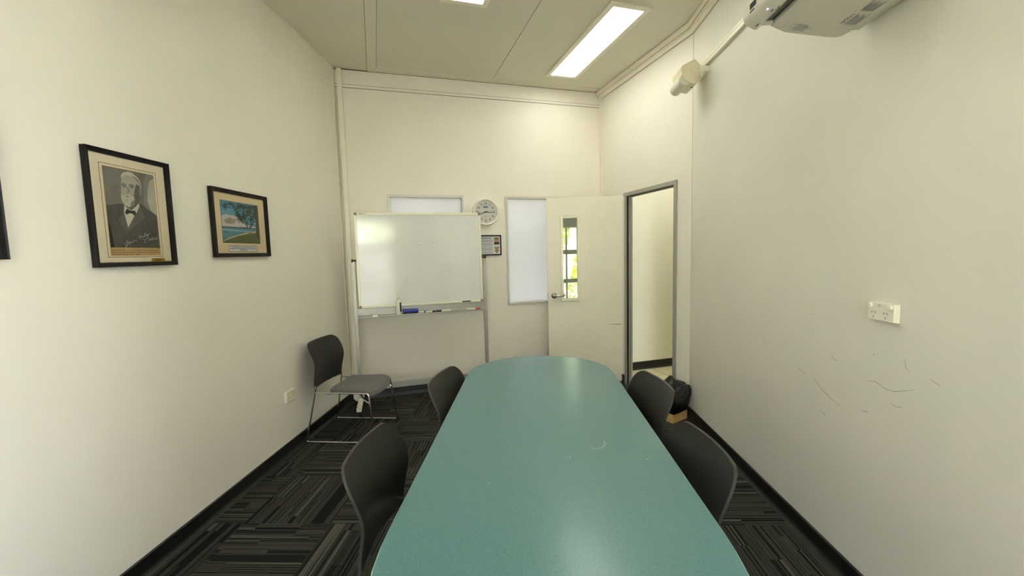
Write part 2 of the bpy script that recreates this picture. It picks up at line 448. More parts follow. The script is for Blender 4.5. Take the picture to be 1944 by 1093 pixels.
def strip(mb, pts, w, x, mi):
    """thin mark on a wall facing -x; pts (y,z)"""
    n = len(pts); L_, R_ = [], []
    for i, (y, z) in enumerate(pts):
        a = pts[max(0, i-1)]; b = pts[min(n-1, i+1)]
        d = Vector((b[0]-a[0], b[1]-a[1])).normalized()
        ww = w*(.35+.65*math.sin(PI*(i+.5)/n))
        L_.append((x, y-d.y*ww, z+d.x*ww)); R_.append((x, y+d.y*ww, z-d.x*ww))
    for i in range(n-1): mb.face([L_[i], L_[i+1], R_[i+1], R_[i]], mi)
MRt = Matrix.Translation((XR, 0, 0)) @ Matrix.Rotation(-PI/2, 4, 'Z')    # x -> -y, y -> +x (into the wall)
W5 = (.50, 2.05, .55, 2.60)
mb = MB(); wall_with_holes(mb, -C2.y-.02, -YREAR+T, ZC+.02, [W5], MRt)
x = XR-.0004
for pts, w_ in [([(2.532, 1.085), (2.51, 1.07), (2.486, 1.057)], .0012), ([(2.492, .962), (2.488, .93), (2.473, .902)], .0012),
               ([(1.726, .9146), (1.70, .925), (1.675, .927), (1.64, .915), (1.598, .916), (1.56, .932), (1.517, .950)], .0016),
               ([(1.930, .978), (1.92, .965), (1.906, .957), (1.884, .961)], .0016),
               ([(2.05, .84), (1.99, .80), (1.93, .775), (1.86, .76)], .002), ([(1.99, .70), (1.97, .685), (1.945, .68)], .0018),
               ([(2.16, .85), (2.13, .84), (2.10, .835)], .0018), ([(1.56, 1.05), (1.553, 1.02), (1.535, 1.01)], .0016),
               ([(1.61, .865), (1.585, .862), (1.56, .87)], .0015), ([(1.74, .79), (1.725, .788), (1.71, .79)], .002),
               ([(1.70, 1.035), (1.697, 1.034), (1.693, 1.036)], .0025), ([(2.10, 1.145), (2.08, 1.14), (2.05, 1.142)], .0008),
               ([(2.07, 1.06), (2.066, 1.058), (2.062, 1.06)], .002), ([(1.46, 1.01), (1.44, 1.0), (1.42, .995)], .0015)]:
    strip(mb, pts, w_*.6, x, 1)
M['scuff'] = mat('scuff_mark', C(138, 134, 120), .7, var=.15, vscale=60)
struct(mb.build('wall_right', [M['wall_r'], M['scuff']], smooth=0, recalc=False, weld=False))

W4 = (-.66, .88, .12, 2.28)
mb = MB(); MR = Matrix.Translation((0, YREAR, 0)) @ Matrix.Rotation(PI, 4, 'Z')
wall_with_holes(mb, -XR-.1, -XL+.1, ZC+.02, [(-W4[1], -W4[0], W4[2], W4[3])], MR)
struct(mb.build('wall_rear', M['wall'], smooth=0))

# ---- cornices, corner post and joint trims
mb = MB(); mb.box(.012, -.05, ZC-.055, DL+.0, 0, ZC, 0, MD); mb.box(.012, -.022, ZC-.085, DL, 0, ZC-.055, 0, MD)
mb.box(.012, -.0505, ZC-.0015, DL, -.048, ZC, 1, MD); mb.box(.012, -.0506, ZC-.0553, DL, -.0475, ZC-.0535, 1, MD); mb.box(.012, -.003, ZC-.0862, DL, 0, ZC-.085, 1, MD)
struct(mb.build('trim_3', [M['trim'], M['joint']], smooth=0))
mb = MB(); mb.box(XR-.05, YREAR, ZC-.055, XR, C2.y-.01, ZC); mb.box(XR-.022, YREAR, ZC-.085, XR, C2.y-.005, ZC-.055)
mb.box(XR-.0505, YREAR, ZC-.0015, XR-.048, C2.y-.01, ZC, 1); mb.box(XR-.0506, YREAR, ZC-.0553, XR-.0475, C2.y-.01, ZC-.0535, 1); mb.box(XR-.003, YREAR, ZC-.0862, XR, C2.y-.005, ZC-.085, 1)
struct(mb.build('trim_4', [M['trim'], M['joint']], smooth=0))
mb = MB(); mb.box(-1.833*KB, -.05, .0, -1.792*KB, -.0, ZC-.01, 0, MBk)      # square post in the far left corner
struct(mb.build('trim_5', M['trim'], smooth=0, bevel=.003))
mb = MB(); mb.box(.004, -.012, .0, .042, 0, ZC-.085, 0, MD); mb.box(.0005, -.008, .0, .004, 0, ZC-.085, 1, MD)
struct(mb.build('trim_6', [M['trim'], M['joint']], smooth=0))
mb = MB(); mb.box(XL, YREAR, ZC-.012, XL+.012, BL.y-.01, ZC)
struct(mb.build('trim_7', M['trim'], smooth=0))
mb = MB(); mb.box(XL, BL.y-.045, 0, XL+.006, BL.y-.012, ZC-.012)
struct(mb.build('trim_8', M['trim'], smooth=0))
mb = MB(); mb.box(DL-.006, -.0012, .093, DL-.003, 0, ZC-.085, 0, MD)
M['softline'] = mat('filler_line', C(168, 160, 132), .8, var=.05)
struct(mb.build('trim_9', M['softline'], smooth=0))

# ---- black skirtings
HS = .0933
def skirt(name, u0, u1, Mx):
    m = MB()
    prof = [(0, 0), (-.028, 0), (-.024, .004), (-.012, .016), (-.010, .03), (-.010, HS-.004), (-.006, HS), (0, HS)]
    m.prism(prof, u0, u1, lambda a, b, h: Mx @ Vector((h, a, b)))
    return struct(m.build(name, M['skirt'], smooth=40))
ML = Matrix.Translation((XL, 0, 0)) @ Matrix.Rotation(PI/2, 4, 'Z')      # x -> +y, y -> -x (into the wall)
MRt = Matrix.Translation((XR, 0, 0)) @ Matrix.Rotation(-PI/2, 4, 'Z')    # x -> -y, y -> +x (into the wall)
skirt('baseboard_left', YREAR, BL.y-.02, ML)
skirt('baseboard_right', -C2.y+.0, -YREAR, MRt)
skirt('baseboard_back', UL+.02, UR-.03, MBk)
skirt('baseboard_door', .04, DO[0]-.005, MD)
skirt('baseboard_door_end', DO[1]+.005, DL, MD)

# ---- windows
def window(name, W, Mx, panes, bars=(), low=None):
    """W: (u0,u1,z0,z1) opening; aluminium frame with glass; panes: material"""
    u0, u1, z0, z1 = W; f = .022; m = MB()
    for a in ((u0, u0+f), (u1-f, u1)): m.box(a[0], -.012, z0, a[1], .07, z1, 0, Mx)
    for a in ((z0, z0+f), (z1-f, z1)): m.box(u0+f, -.012, a[0], u1-f, .07, a[1], 0, Mx)
    o = struct(m.build(name, M['alu_win'], smooth=0, bevel=.0015))
    for k, (ua, ub, za, zb) in enumerate(bars):
        m = MB(); m.box(ua, .03, za, ub, .062, zb, 0, Mx); m.build('glazing_bar', M['eave'], o, smooth=0)
    zl = low[0] if low else z0+f
    m = MB(); m.box(u0+f, .045, zl, u1-f, .049, z1-f, 0, Mx)
    m.build('glass', panes, o, smooth=0, recalc=True)
    if low:
        m = MB(); m.box(u0+f, .045, z0+f, u1-f, .049, zl, 0, Mx); m.build('frosted_glass', low[1], o, smooth=0, recalc=True)
    return o
window('window_1', W1, MBk, M['frost'])
window('window_2', W2, MBk, M['frost'])
uu = lambda x: x*KB
window('window_3', W3, MBk, M['dimglass'], [(W3[0], W3[1], 1.437, 1.490), (W3[0], W3[1], 1.102, 1.146), (W3[0], W3[1], 1.749, 2.07),
                                         (uu(.436), uu(.446), .9, 2.07)])
window('window_4', (-W4[1], -W4[0], W4[2], W4[3]), MR, M['glass'], [(-W4[1], -W4[0], 1.70, 1.78), (-W4[1], -W4[0], .72, .80)], (1.74, M['frost_rear']))

window('added_side_window', W5, MRt, M['glass'], [(1.32, 1.36, .57, 2.58)])  # unseen side window, added so daylight brightens the left wall

# ---- door
door = bpy.data.objects.new('door_1', None); COL.objects.link(door); struct(door)
u0, u1, z0, z1 = DO
m = MB(); fw = .036
m.box(u0, -.014, 0, u0+fw, TD+.010, z1, 0, MD); m.box(u1-fw, -.014, 0, u1, TD+.010, z1, 0, MD)
m.box(u0-.012, -.016, z1-fw, u1, TD+.010, z1, 0, MD)
m.box(u0+fw, .036, 0, u0+fw+.012, .056, z1-fw, 0, MD); m.box(u1-fw-.012, .036, 0, u1-fw, .056, z1-fw, 0, MD); m.box(u0+fw, .036, z1-fw-.012, u1-fw, .056, z1-fw, 0, MD)
m.build('door_frame', M['alu_door'], door, smooth=0, bevel=.0015)
m = MB(); m.box(u0+fw, -.006, 0, u0+fw+.003, .016, z1-fw, 0, MD); m.box(u0+fw, .004, z1-fw-.004, u1-fw, .030, z1-fw, 0, MD)
m.build('door_gap_shade', M['black_m'], door, smooth=0)  # black strips standing in for the shaded gap beside the leaf
m = MB(); m.box(u1-fw-.004, .012, .985, u1-fw, .040, 1.05, 0, MD); m.build('strike_plate', M['satin'], door, smooth=0)
# leaf, swung back in front of the far window
LX0, LX1, LY = .1885, 1.008, 4.600
HX, HZ = (.3345, .5440), (.924, 1.856)      # vision panel, outer moulding
m = MB()
gx0, gx1, gz0, gz1 = HX[0]+.012, HX[1]-.012, HZ[0]+.012, HZ[1]-.012
for a in ((LX0, .012, gx0, 2.056), (gx1, .012, LX1, 2.056), (gx0, .012, gx1, gz0), (gx0, gz1, gx1, 2.056)):
    m.box(a[0], LY, a[1], a[2], LY+.038, a[3])
leaf = m.build('door_leaf', M['trim'], door, smooth=0)
m = MB()
for y0_, s in ((LY, -1), (LY+.038, 1)):
    ya, yb = (y0_-.012, y0_) if s < 0 else (y0_, y0_+.012)
    m.box(HX[0], ya, HZ[0], HX[0]+.026, yb, HZ[1]); m.box(HX[1]-.026, ya, HZ[0], HX[1], yb, HZ[1])
    m.box(HX[0]+.026, ya, HZ[0], HX[1]-.026, yb, HZ[0]+.030); m.box(HX[0]+.026, ya, HZ[1]-.026, HX[1]-.026, yb, HZ[1])
m.build('vision_panel_frame', M['white_alu'], leaf, smooth=0, bevel=.004)
m = MB(); m.box(gx0, LY+.016, gz0, gx1, LY+.022, gz1); m.build('vision_panel_glass', M['glass'], leaf, smooth=0)
m = MB()
for s, yb in ((-1, LY), (1, LY+.038)):
    Mh = Matrix.Translation((.2558, yb, .9885)) @ Matrix.Rotation(PI/2*(1 if s < 0 else -1), 4, 'X')
    m.lathe([(.0, 0), (.031, 0), (.031, .006), (.027, .010), (.013, .011), (.0115, .012), (.0115, .045), (.0, .046)], 24, Mh)
    yy = yb+s*.045
    m.tube([(.2558, yb+s*.030, .9885), (.2570, yy-s*.004, .9885), (.268, yy, .9887), (.30, yy, .989), (.345, yy, .990), (.368, yy-s*.002, .991), (.374, yy-s*.012, .991)],
           [.010, .011, .0105, .0095, .0085, .008, .007], 10)
m.build('door_handle', M['satin'], leaf, smooth=50)
m = MB(); m.box(LX0-.003, LY+.008, .955, LX0, LY+.030, 1.02); m.build('latch_plate', M['black_m'], leaf, smooth=0)
m = MB()
for z in (.25, 1.05, 1.82): m.tube([(LX1+.007, LY-.004, z-.05), (LX1+.007, LY-.004, z+.05)], .007, 10)
m.build('hinge', M['satin'], leaf)
m = MB()
for (xa, za, xb) in ((.86, .6530, .94), (.90, .6550, .985), (.93, .6515, 1.0)): m.face([(xa, LY-.0004, za), (xb, LY-.0004, za), (xb, LY-.0004, za+.0035), (xa, LY-.0004, za+.0035)])
m.build('scuff', M['scuff'], leaf, smooth=0, recalc=False)

# ---- corridor beyond the door
CX = dict(u0=.10, u1=3.3, n0=TD, n1=1.75, h=2.75)
m = MB(); m.box(CX['u0']-.1, CX['n0'], -.05, CX['u1']+.1, CX['n1']+.1, -.003, 0); o = m.build('floor_corridor', M['tile'], smooth=0); o.matrix_world = MD; struct(o)
m = MB(); m.box(DO[0]+.036, 0.0, -.05, DO[1]-.036, TD, -.002, 0, MD); struct(m.build('threshold', M['carpet'], smooth=0))
m = MB(); m.box(CX['u0']-.1, CX['n0'], 0, CX['u0'], CX['n1']+.1, CX['h'], 0, MD); struct(m.build('wall_corridor_end', M['corr_wall'], smooth=0))
m = MB(); m.box(CX['u0'], CX['n1'], 0, CX['u1'], CX['n1']+.1, CX['h'], 0, MD); struct(m.build('wall_corridor_side', M['corr_wall'], smooth=0))
m = MB(); m.box(CX['u1'], CX['n0'], 0, CX['u1']+.1, CX['n1']+.1, CX['h'], 0, MD); struct(m.build('wall_corridor_near', M['corr_wall'], smooth=0))
m = MB(); m.box(DL+.01, CX['n0']+.12, 0, CX['u1'], CX['n0']+.14, CX['h'], 0, MD); struct(m.build('wall_corridor_inner', M['corr_wall'], smooth=0))
m = MB(); m.box(CX['u0']-.1, CX['n0'], CX['h'], CX['u1']+.1, CX['n1']+.1, CX['h']+.1, 0, MD); struct(m.build('ceiling_corridor', M['ceil'], smooth=0))
ME = MD @ Matrix.Translation((CX['u0'], 0, 0)) @ Matrix.Rotation(PI/2, 4, 'Z')
skirt('baseboard_corridor', CX['n0'], CX['n1'], ME)

# ------------------------------------------------------------------ ceiling lights
def ceiling_light(name, label, cx, cy, rz, matl, z=ZC, L_=1.23, W_=.265):
    t = thing(name, label, 'ceiling light', (cx, cy, z-.012), rz, 'recessed ceiling lights')
    m = MB(); a, b = W_/2, L_/2; k = .042
    for q in ((-a-k, -b-k, -a, b+k), (a, -b-k, a+k, b+k), (-a, -b-k, a, -b), (-a, b, a, b+k)):
        m.box(q[0], q[1], -.002, q[2], q[3], .0115)
    m.build('frame', M['trim'], t, smooth=0, bevel=.002)
    m = MB(); m.box(-a, -b, .003, a, b, .0115); m.build('diffuser', matl, t, smooth=0)
    return t
GA = math.radians(19.3)
ceiling_light('ceiling_light', 'long lit ceiling panel beside the door wall above the table end', .5816, 3.9226, GA, M['lamp'])
ceiling_light('ceiling_light', 'lit ceiling panel cut by the top edge, only one corner showing', -.228, 2.561, GA, M['lamp'])
ceiling_light('ceiling_light', 'added lit ceiling panel, out of view, over the near end of the table', .565, .295, GA, M['lamp'])  # unseen panel, added for extra room light
pc = MD @ Vector((.9, .95, 0))
ceiling_light('ceiling_light', 'lit ceiling panel in the corridor outside the door', pc.x, pc.y, AD+PI/2, M['lamp_c'], CX['h'], 1.1, .265)

# ------------------------------------------------------------------ table
t = thing('meeting_table', 'long teal meeting table with rounded ends in the middle of the room', 'table', (.046, 1.79, 0))
half = [(.457, 0), (.457, .70), (.455, .78), (.447, .86), (.432, .925), (.410, .975), (.385, 1.015), (.352, 1.055), (.300, 1.105), (.235, 1.150), (.165, 1.185), (.085, 1.207), (0, 1.214)]
outl = half[:] + [(-x, y) for x, y in reversed(half[:-1])]
outl = outl + [(-x, -y) for x, y in half[1:]] + [(x, -y) for x, y in reversed(half[1:-1])]
TZ = .72
def inset(poly, d): return [(x*(1-d/.457), y*(1-d/1.214)) for x, y in poly]
m = MB()
rings = [(inset(outl, .004), TZ-.034), (outl, TZ-.031), (outl, TZ-.003), (inset(outl, .003), TZ)]
n = len(outl); vs = []; fs = []; mi = []
for r, z in rings: vs += [(x, y, z) for x, y in r]
for k in range(3):
    for i in range(n): m_ = (k*n+i, k*n+(i+1) % n, (k+1)*n+(i+1) % n, (k+1)*n+i); fs.append(m_)
m.raw(vs, fs, 1); m.raw(vs[:n], [tuple(range(n-1, -1, -1))], 1); m.raw(vs[-n:], [tuple(range(n))], 0)
M['scratch'] = mat('laminate_scratch', C(122, 158, 150), .5, var=.1, vscale=80)
def tmark(pts, w):
    for i in range(len(pts)-1):
        a_ = Vector(pts[i])-Vector((.046, 1.79)); b2 = Vector(pts[i+1])-Vector((.046, 1.79)); d_ = (b2-a_).normalized(); p_ = Vector((-d_.y, d_.x))*w
        m.face([(q_.x, q_.y, TZ+.0003) for q_ in (a_-p_, b2-p_, b2+p_, a_+p_)], 2)
tmark([(.215, 1.559), (.232, 1.547), (.252, 1.553), (.269, 1.57), (.279, 1.594), (.277, 1.619)], .0011)
tmark([(.406, 1.466), (.410, 1.468)], .002); tmark([(-.155, 1.310), (-.151, 1.310)], .002); tmark([(.136, 1.498), (.130, 1.478)], .0007)
m.build('tabletop', [M['teal'], M['teal_edge'], M['scratch']], t, smooth=30)
for s in (-1, 1):
    m = MB(); m.lathe([(0, 0), (.19, 0), (.19, .012), (.10, .030), (.05, .045), (.045, .60), (.045, .665), (.16, .672), (.16, .686), (0, .686)], 32, Matrix.Translation((0, s*.985, 0)))
    m.build('pedestal', M['black_m'], t)

# ------------------------------------------------------------------ chairs
def interp(tab, z):
    for (a, b), (c, d) in zip(tab, tab[1:]):
        if z <= c: return b+(d-b)*(z-a)/(c-a)
    return tab[-1][1]
BX = [(.42, -.197), (.50, -.190), (.58, -.176), (.62, -.172), (.66, -.178), (.70, -.193), (.74, -.210), (.80, -.238)]
BW = [(.42, .212), (.50, .217), (.60, .226), (.66, .230), (.70, .231), (.74, .229), (.80, .222)]
def back_w(z, z0=.428, z1=.797):
    w = interp(BW, z); r = .062
    if z > z1-r: w -= r-math.sqrt(max(0, r*r-(z-(z1-r))**2))
    r = .018
    if z < z0+r: w -= r-math.sqrt(max(0, r*r-((z0+r)-z)**2))
    return w
def make_chair(label):
    t = thing('chair', label, 'chair', group=None)
    # back shell
    z0, z1 = .428, .797; zs = [z0+(z1-z0)*(.5-.5*math.cos(PI*i/30)) for i in range(31)]; NU = 20
    def P(u, z, off):
        w = back_w(z); y = u*w
        x = interp(BX, z)+.036*((y/.23)**2-1)
        return Vector((x+off, y, z))
    vs, fs, m_i = [], [], []
    for off in (.0, -.011):
        for z in zs:
            for i in range(NU+1):
                u = -1+2*i/NU
                vs.append(P(u, z, off))
    nz = len(zs); A = (NU+1)*nz
    m = MB()
    fr = [(j*(NU+1)+i, j*(NU+1)+i+1, (j+1)*(NU+1)+i+1, (j+1)*(NU+1)+i) for j in range(nz-1) for i in range(NU)]
    m.raw(vs[:A], fr, 0); m.raw(vs[A:], [tuple(reversed(f)) for f in fr], 0)
    rim = [(0, i) for i in range(NU+1)]+[(j, NU) for j in range(1, nz)]+[(nz-1, i) for i in range(NU-1, -1, -1)]+[(j, 0) for j in range(nz-2, 0, -1)]
    idx = [j*(NU+1)+i for j, i in rim]; k = len(idx)
    ed = [vs[i] for i in idx]+[vs[A+i] for i in idx]
    m.raw(ed, [(a, (a+1) % k, k+(a+1) % k, k+a) for a in range(k)], 1)
    m.build('backrest', [M['plastic_b'], M['plastic_edge_highlight']], t, smooth=50)
    # seat pad
    m = MB(); N_ = 14; sx0, sx1, hw = -.095, .262, .222
    def S(u, v, top):
        # u 0..1 back to front, v -1..1
        x = sx0+(sx1-sx0)*u; w = hw*(.90+.10*min(1, u*1.6))
        c = .055
        dx = max(0, (x-(sx1-c))/c); 
        if dx > 0: w -= c*(1-math.sqrt(max(0, 1-dx*dx)))*.9
        dx = max(0, ((sx0+.03)-x)/.03)
        if dx > 0: w -= .03*(1-math.sqrt(max(0, 1-dx*dx)))
        x += .028*(1-v*v)*u
        z = .432-.010*math.sin(PI*min(1, u*1.1))*(1-.4*v*v)-.035*max(0, (u-.72)/.28)**2
        e = max(abs(v), abs(2*u-1))
        z -= .006*max(0, (e-.86)/.14)**2
        if not top: z -= .026
        return Vector((x, v*w, z))
    g = {}
    us = [.5-.5*math.cos(PI*i/N_) for i in range(N_+1)]; vsn = [math.sin(PI/2*(-1+2*j/N_)) for j in range(N_+1)]
    for top in (True, False):
        pts_ = [S(u, v, top) for u in us for v in vsn]
        m.raw(pts_, [(i*(N_+1)+j, i*(N_+1)+j+1, (i+1)*(N_+1)+j+1, (i+1)*(N_+1)+j) for i in range(N_) for j in range(N_)])
        g[top] = pts_
    rim = [(0, j) for j in range(N_+1)]+[(i, N_) for i in range(1, N_+1)]+[(N_, j) for j in range(N_-1, -1, -1)]+[(i, 0) for i in range(N_-1, 0, -1)]
    idx = [i*(N_+1)+j for i, j in rim]; k = len(idx)
    m.raw([g[True][i] for i in idx]+[g[False][i] for i in idx], [(a, (a+1) % k, k+(a+1) % k, k+a) for a in range(k)])
    m.build('seat', M['fabric'], t, smooth=60)
    # bent steel side frames
    def arc(p, q, r, n=5):
        p, q, r = Vector(p), Vector(q), Vector(r); rad = .022
        a = q+(p-q).normalized()*rad; b = q+(r-q).normalized()*rad
        return [((1-s)**2)*a+2*s*(1-s)*q+s*s*b for s in [i/n for i in range(n+1)]]
    R = .0072
    for s in (-1, 1):
        yb, yt = s*.244, s*.224
        path = [(-.199, s*.207, .452), (-.200, s*.211, .425), (-.283, yb, .0075), (.285, yb, .0075), (.243, yt, .398), (-.199, s*.214, .400)]
        pl = [path[0], path[1]]
        for i in (2, 3, 4): pl += arc(path[i-1], path[i], path[i+1])
        pl.append(path[5])
        m = MB(); m.tube(pl, R, 10)
        m.build('side_frame', M['chrome'], t, smooth=60)
    m = MB()
    m.tube([(.252+.0, -.226, .318), (.20, -.215, .345), (.150, -.16, .362), (.122, -.08, .371), (.115, 0, .374), (.122, .08, .371), (.150, .16, .362), (.20, .215, .345), (.252, .226, .318)], R*.95, 10)
    m.build('brace', M['chrome'], t, smooth=60)
    for x_ in (-.08, .17):
        m = MB(); m.tube([(x_, -.220, .394), (x_, .220, .394)], .006, 8); m.build('seat_support', M['black_m'], t, smooth=60)
    return t
ch = make_chair('black plastic chair with grey fabric seat standing alone against the left wall')
ch.location = (-1.528, 3.373, 0); ch.rotation_euler.z = math.radians(-2.5)
GC = 'black chairs at the table'
dup(ch, (-.366, 1.448, 0), math.radians(-1.0), 'black chair at the near left side of the table, its back towards the pictures', GC)
dup(ch, (-.272, 2.261, 0), math.radians(-9.9), 'black chair at the far left side of the table below the whiteboard', GC)
dup(ch, (.396, 2.121, 0), math.radians(187.7), 'black chair at the far right side of the table in front of the bin bag', GC)
dup(ch, (.357, 1.432, 0), math.radians(183.5), 'black chair at the near right side of the table beside the scuffed wall', GC)

# ------------------------------------------------------------------ mobile whiteboard
wb = thing('mobile_whiteboard', 'mobile whiteboard on grey metal stand in front of the back wall', 'whiteboard', (-1.07, 4.0625, 0), AB)
BX0, BX1, BZ0, BZ1 = -.598, .598, .985, 1.882
m = MB(); m.box(BX0+.012, -.034, BZ0+.016, BX1-.012, -.018, BZ1-.012, 0)
for (x_, z_, a, b) in ((.30, 1.86, .004, .004), (.44, 1.755, .003, .003), (.46, 1.70, .003, .003), (.33, 1.45, .004, .003), (.25, 1.37, .006, .004), (.30, 1.36, .020, .0015), (.26, 1.315, .010, .0015), (.42, 1.30, .004, .003), (.10, 1.585, .014, .002),
                       (.38, 1.26, .008, .002), (.41, 1.11, .007, .002), (.24, 1.24, .005, .003), (-.02, 1.565, .006, .006)):
    m.face([(x_, -.0344, z_), (x_+a, -.0344, z_+b*.4), (x_+a, -.0344, z_+b*1.4), (x_, -.0344, z_+b)], 1)
m.build('board', [M['wb'], M['darktext']], wb, smooth=0, weld=False, recalc=False)
m = MB(); f = .020
m.box(BX0, -.040, BZ1-f, BX1, -.012, BZ1); m.box(BX0, -.040, BZ0, BX1, -.012, BZ0+f)
m.box(BX0, -.040, BZ0+f, BX0+f, -.012, BZ1-f); m.box(BX1-f, -.040, BZ0+f, BX1, -.012, BZ1-f)
fr = m.build('board_frame', M['white_alu'], wb, smooth=0, bevel=.003)
for x_ in (BX0, BX1-.024):
    for z_ in (BZ0-.001, BZ1-.024):
        m = MB(); m.box(x_-.001, -.0415, z_, x_+.025, -.0105, z_+.025); m.build('corner_cap', M['capgrey'], fr, smooth=0, bevel=.003)
m = MB(); words(m, BX0+.045, BX0+.070, BZ1-.0135, .007, -.0405, 0); words(m, BX0+.074, BX0+.110, BZ1-.0125, .004, -.0405, 0); m.build('maker_mark', M['darktext'], fr, smooth=0, recalc=False)
m = MB(); m.box(.385, -.0425, .990, .470, -.040, 1.002); m.build('dark_clip', M['black_m'], fr, smooth=0)
for s in (-1, 1):
    m = MB(); m.box(s*.630-.016, -.018, .085, s*.630+.016, .018, 1.447)
    m.build('post', M['alu'], wb, smooth=0, bevel=.002)
    m = MB(); m.tube([(s*.597, -.026, 1.437), (s*.632, -.026, 1.437)], .008, 12)
    m.lathe([(0, 0), (.013, 0), (.015, .003), (.015, .009), (.012, .012), (0, .012)], 14, Matrix.Translation((s*.632, -.026, 1.437)) @ Matrix.Rotation(s*PI/2, 4, 'Y'))
    m.build('pivot_knob', [M['black_m']], wb)
    m = MB(); m.box(s*.630-.022, -.31, .082, s*.630+.022, .255, .112)
    ft = m.build('foot', M['white_alu'], wb, smooth=0, bevel=.003)
    for y_ in (-.200, .215):
        m = MB()
        m.lathe([(0, -.011), (.030, -.011), (.033, -.007), (.033, .007), (.030, .011), (0, .011)], 18, Matrix.Translation((s*.630, y_, .033)) @ Matrix.Rotation(PI/2, 4, 'Y'))
        m.box(s*.630-.014, y_-.012, .034, s*.630-.011, y_+.012, .083); m.box(s*.630+.011, y_-.012, .034, s*.630+.014, y_+.012, .083); m.box(s*.630-.014, y_-.014, .072, s*.630+.014, y_+.014, .083)
        m.build('castor', M['black_m'], ft)
m = MB(); m.box(-.614, -.012, .180, .614, .012, .238); m.build('crossbar', M['alu'], wb, smooth=0, bevel=.002)
m = MB(); m.box(-.614, -.020, .905, .614, -.004, .983); m.box(-.614, -.100, .905, .614, -.020, .911); m.box(-.614, -.103, .905, .614, -.100, .915)
tr = m.build('pen_tray', M['alu'], wb, smooth=0, bevel=.0015)
m = MB(); m.box(-.478, -.1045, .9055, -.432, -.1032, .926); m.build('tray_label', M['paper'], tr, smooth=0)
MW = Matrix.Translation((-1.07, 4.0625, 0)) @ Matrix.Rotation(AB, 4, 'Z')
def wbp(x, y, z): return MW @ Vector((x, y, z))
TYZ = .9112
# spray bottle
t = thing('spray_bottle', 'white plastic cleaner bottle standing on the whiteboard tray', 'bottle', wbp(-.239, -.072, TYZ), AB)
m = MB(); m.lathe([(0, 0), (.0225, 0), (.0245, .004), (.0245, .118), (.022, .128), (.012, .138), (.012, .143), (0, .143)], 24)
bt = m.build('bottle_body', M['white_p'], t)
m = MB(); m.box(.010, -.0225, .028, .022, -.0205, .118, 0); m.box(.0205, -.020, .028, .0248, .010, .118, 0); m.build('dark_label', M['ink'], bt, smooth=0)
m = MB(); m.lathe([(.012, .143), (.0135, .143), (.0135, .160), (.010, .163), (.006, .186), (.0035, .196), (0, .197)], 20); m.build('nozzle_cap', M['cream_p'], t)
# eraser
t = thing('whiteboard_eraser', 'blue whiteboard eraser lying on the whiteboard tray', 'eraser', wbp(-.130, -.068, TYZ), AB)
m = MB(); m.box(-.074, -.024, .012, .074, .024, .046); m.build('grip', M['bluep'], t, smooth=40, bevel=.011, seg=4)
m = MB(); m.box(-.072, -.022, 0, .072, .022, .014); m.build('felt_pad', M['black_m'], t, smooth=0, bevel=.002)
# markers lie along the tray
def marker(x0, x1, capr, capm, label, y=-.048, ang=0.0):
    c = (x0+x1)/2; L_ = (x1-x0)
    t = thing('whiteboard_marker', label, 'marker', wbp(c, y, TYZ+.0085), AB+ang, 'pens on the whiteboard tray')
    m = MB(); h = L_/2; k = L_*.36
    R_ = Matrix.Rotation(PI/2, 4, 'Y')
    if capr: 
        m.lathe([(0, -h), (.0075, -h), (.0082, -h+.003), (.0082, h-k), (0, h-k)], 16, R_); m.build('barrel', M['white_p'], t)
        m = MB(); m.lathe([(0, h-k), (.0085, h-k), (.0085, h-.004), (.007, h), (0, h)], 16, R_); m.build('cap', capm, t)
    else:
        m.lathe([(0, -h+k), (.0082, -h+k), (.0082, h-.003), (.0075, h), (0, h)], 16, R_); m.build('barrel', M['white_p'], t)
        m = MB(); m.lathe([(0, -h), (.007, -h), (.0085, -h+.004), (.0085, -h+k), (0, -h+k)], 16, R_); m.build('cap', capm, t)
marker(-.052, .028, True, M['bluep'], 'blue-capped white marker on the tray beside the blue eraser', -.056)
marker(.012, .112, True, M['dredp'], 'white marker with dark red cap near the middle of the tray', -.080)
marker(.116, .262, False, M['black_m'], 'white marker with black cap right of the dark red one', -.068)
marker(.420, .560, True, M['redp'], 'white marker with bright red cap at the tray end below the notice', -.068)

# ------------------------------------------------------------------ wall clock
uc, zc_ = -.4795*KB, 1.922
pw = MBk @ Vector((uc, -.001, zc_))
t = thing('wall_clock', 'round cream wall clock behind the whiteboard corner', 'clock', pw, AB)
RX = Matrix.Rotation(PI/2, 4, 'X')     # lathe axis -> -y (towards the room)
m = MB(); R0 = .149
prof = [(0, 0), (R0-.010, 0), (R0-.002, .006), (R0, .020), (R0-.004, .036), (R0-.012, .042), (R0-.022, .038), (R0-.026, .026), (R0-.028, .018), (0, .018)]
m.lathe(prof, 64, RX); m.build('rim', M['clockrim'], t, smooth=40)
m = MB(); RF = R0-.0275
m.lathe([(0, .0185), (RF, .0185), (RF, .0190), (0, .0190)], 64, RX)
yd = -.0194
for k in range(60):
    a = 2*PI*k/60; r0, r1, ww = RF-.006, RF-(.013 if k % 5 == 0 else .009), (.0011 if k % 5 == 0 else .0005)
    ca, sa = math.sin(a), math.cos(a)
    m.face([(r0*ca+ww*sa, yd, r0*sa-ww*ca), (r0*ca-ww*sa, yd, r0*sa+ww*ca), (r1*ca-ww*sa, yd, r1*sa+ww*ca), (r1*ca+ww*sa, yd, r1*sa-ww*ca)], 1)
for k in range(1, 13):
    a = 2*PI*k/12; r = RF-.030
    text(m, str(k), .034, r*math.sin(a), r*math.cos(a)-.0115, yd, 1, 'CENTER', offset=.0006)
m.face([(-.027, yd, .043), (.027, yd, .043), (.027, yd, .063), (-.027, yd, .063)], 3)
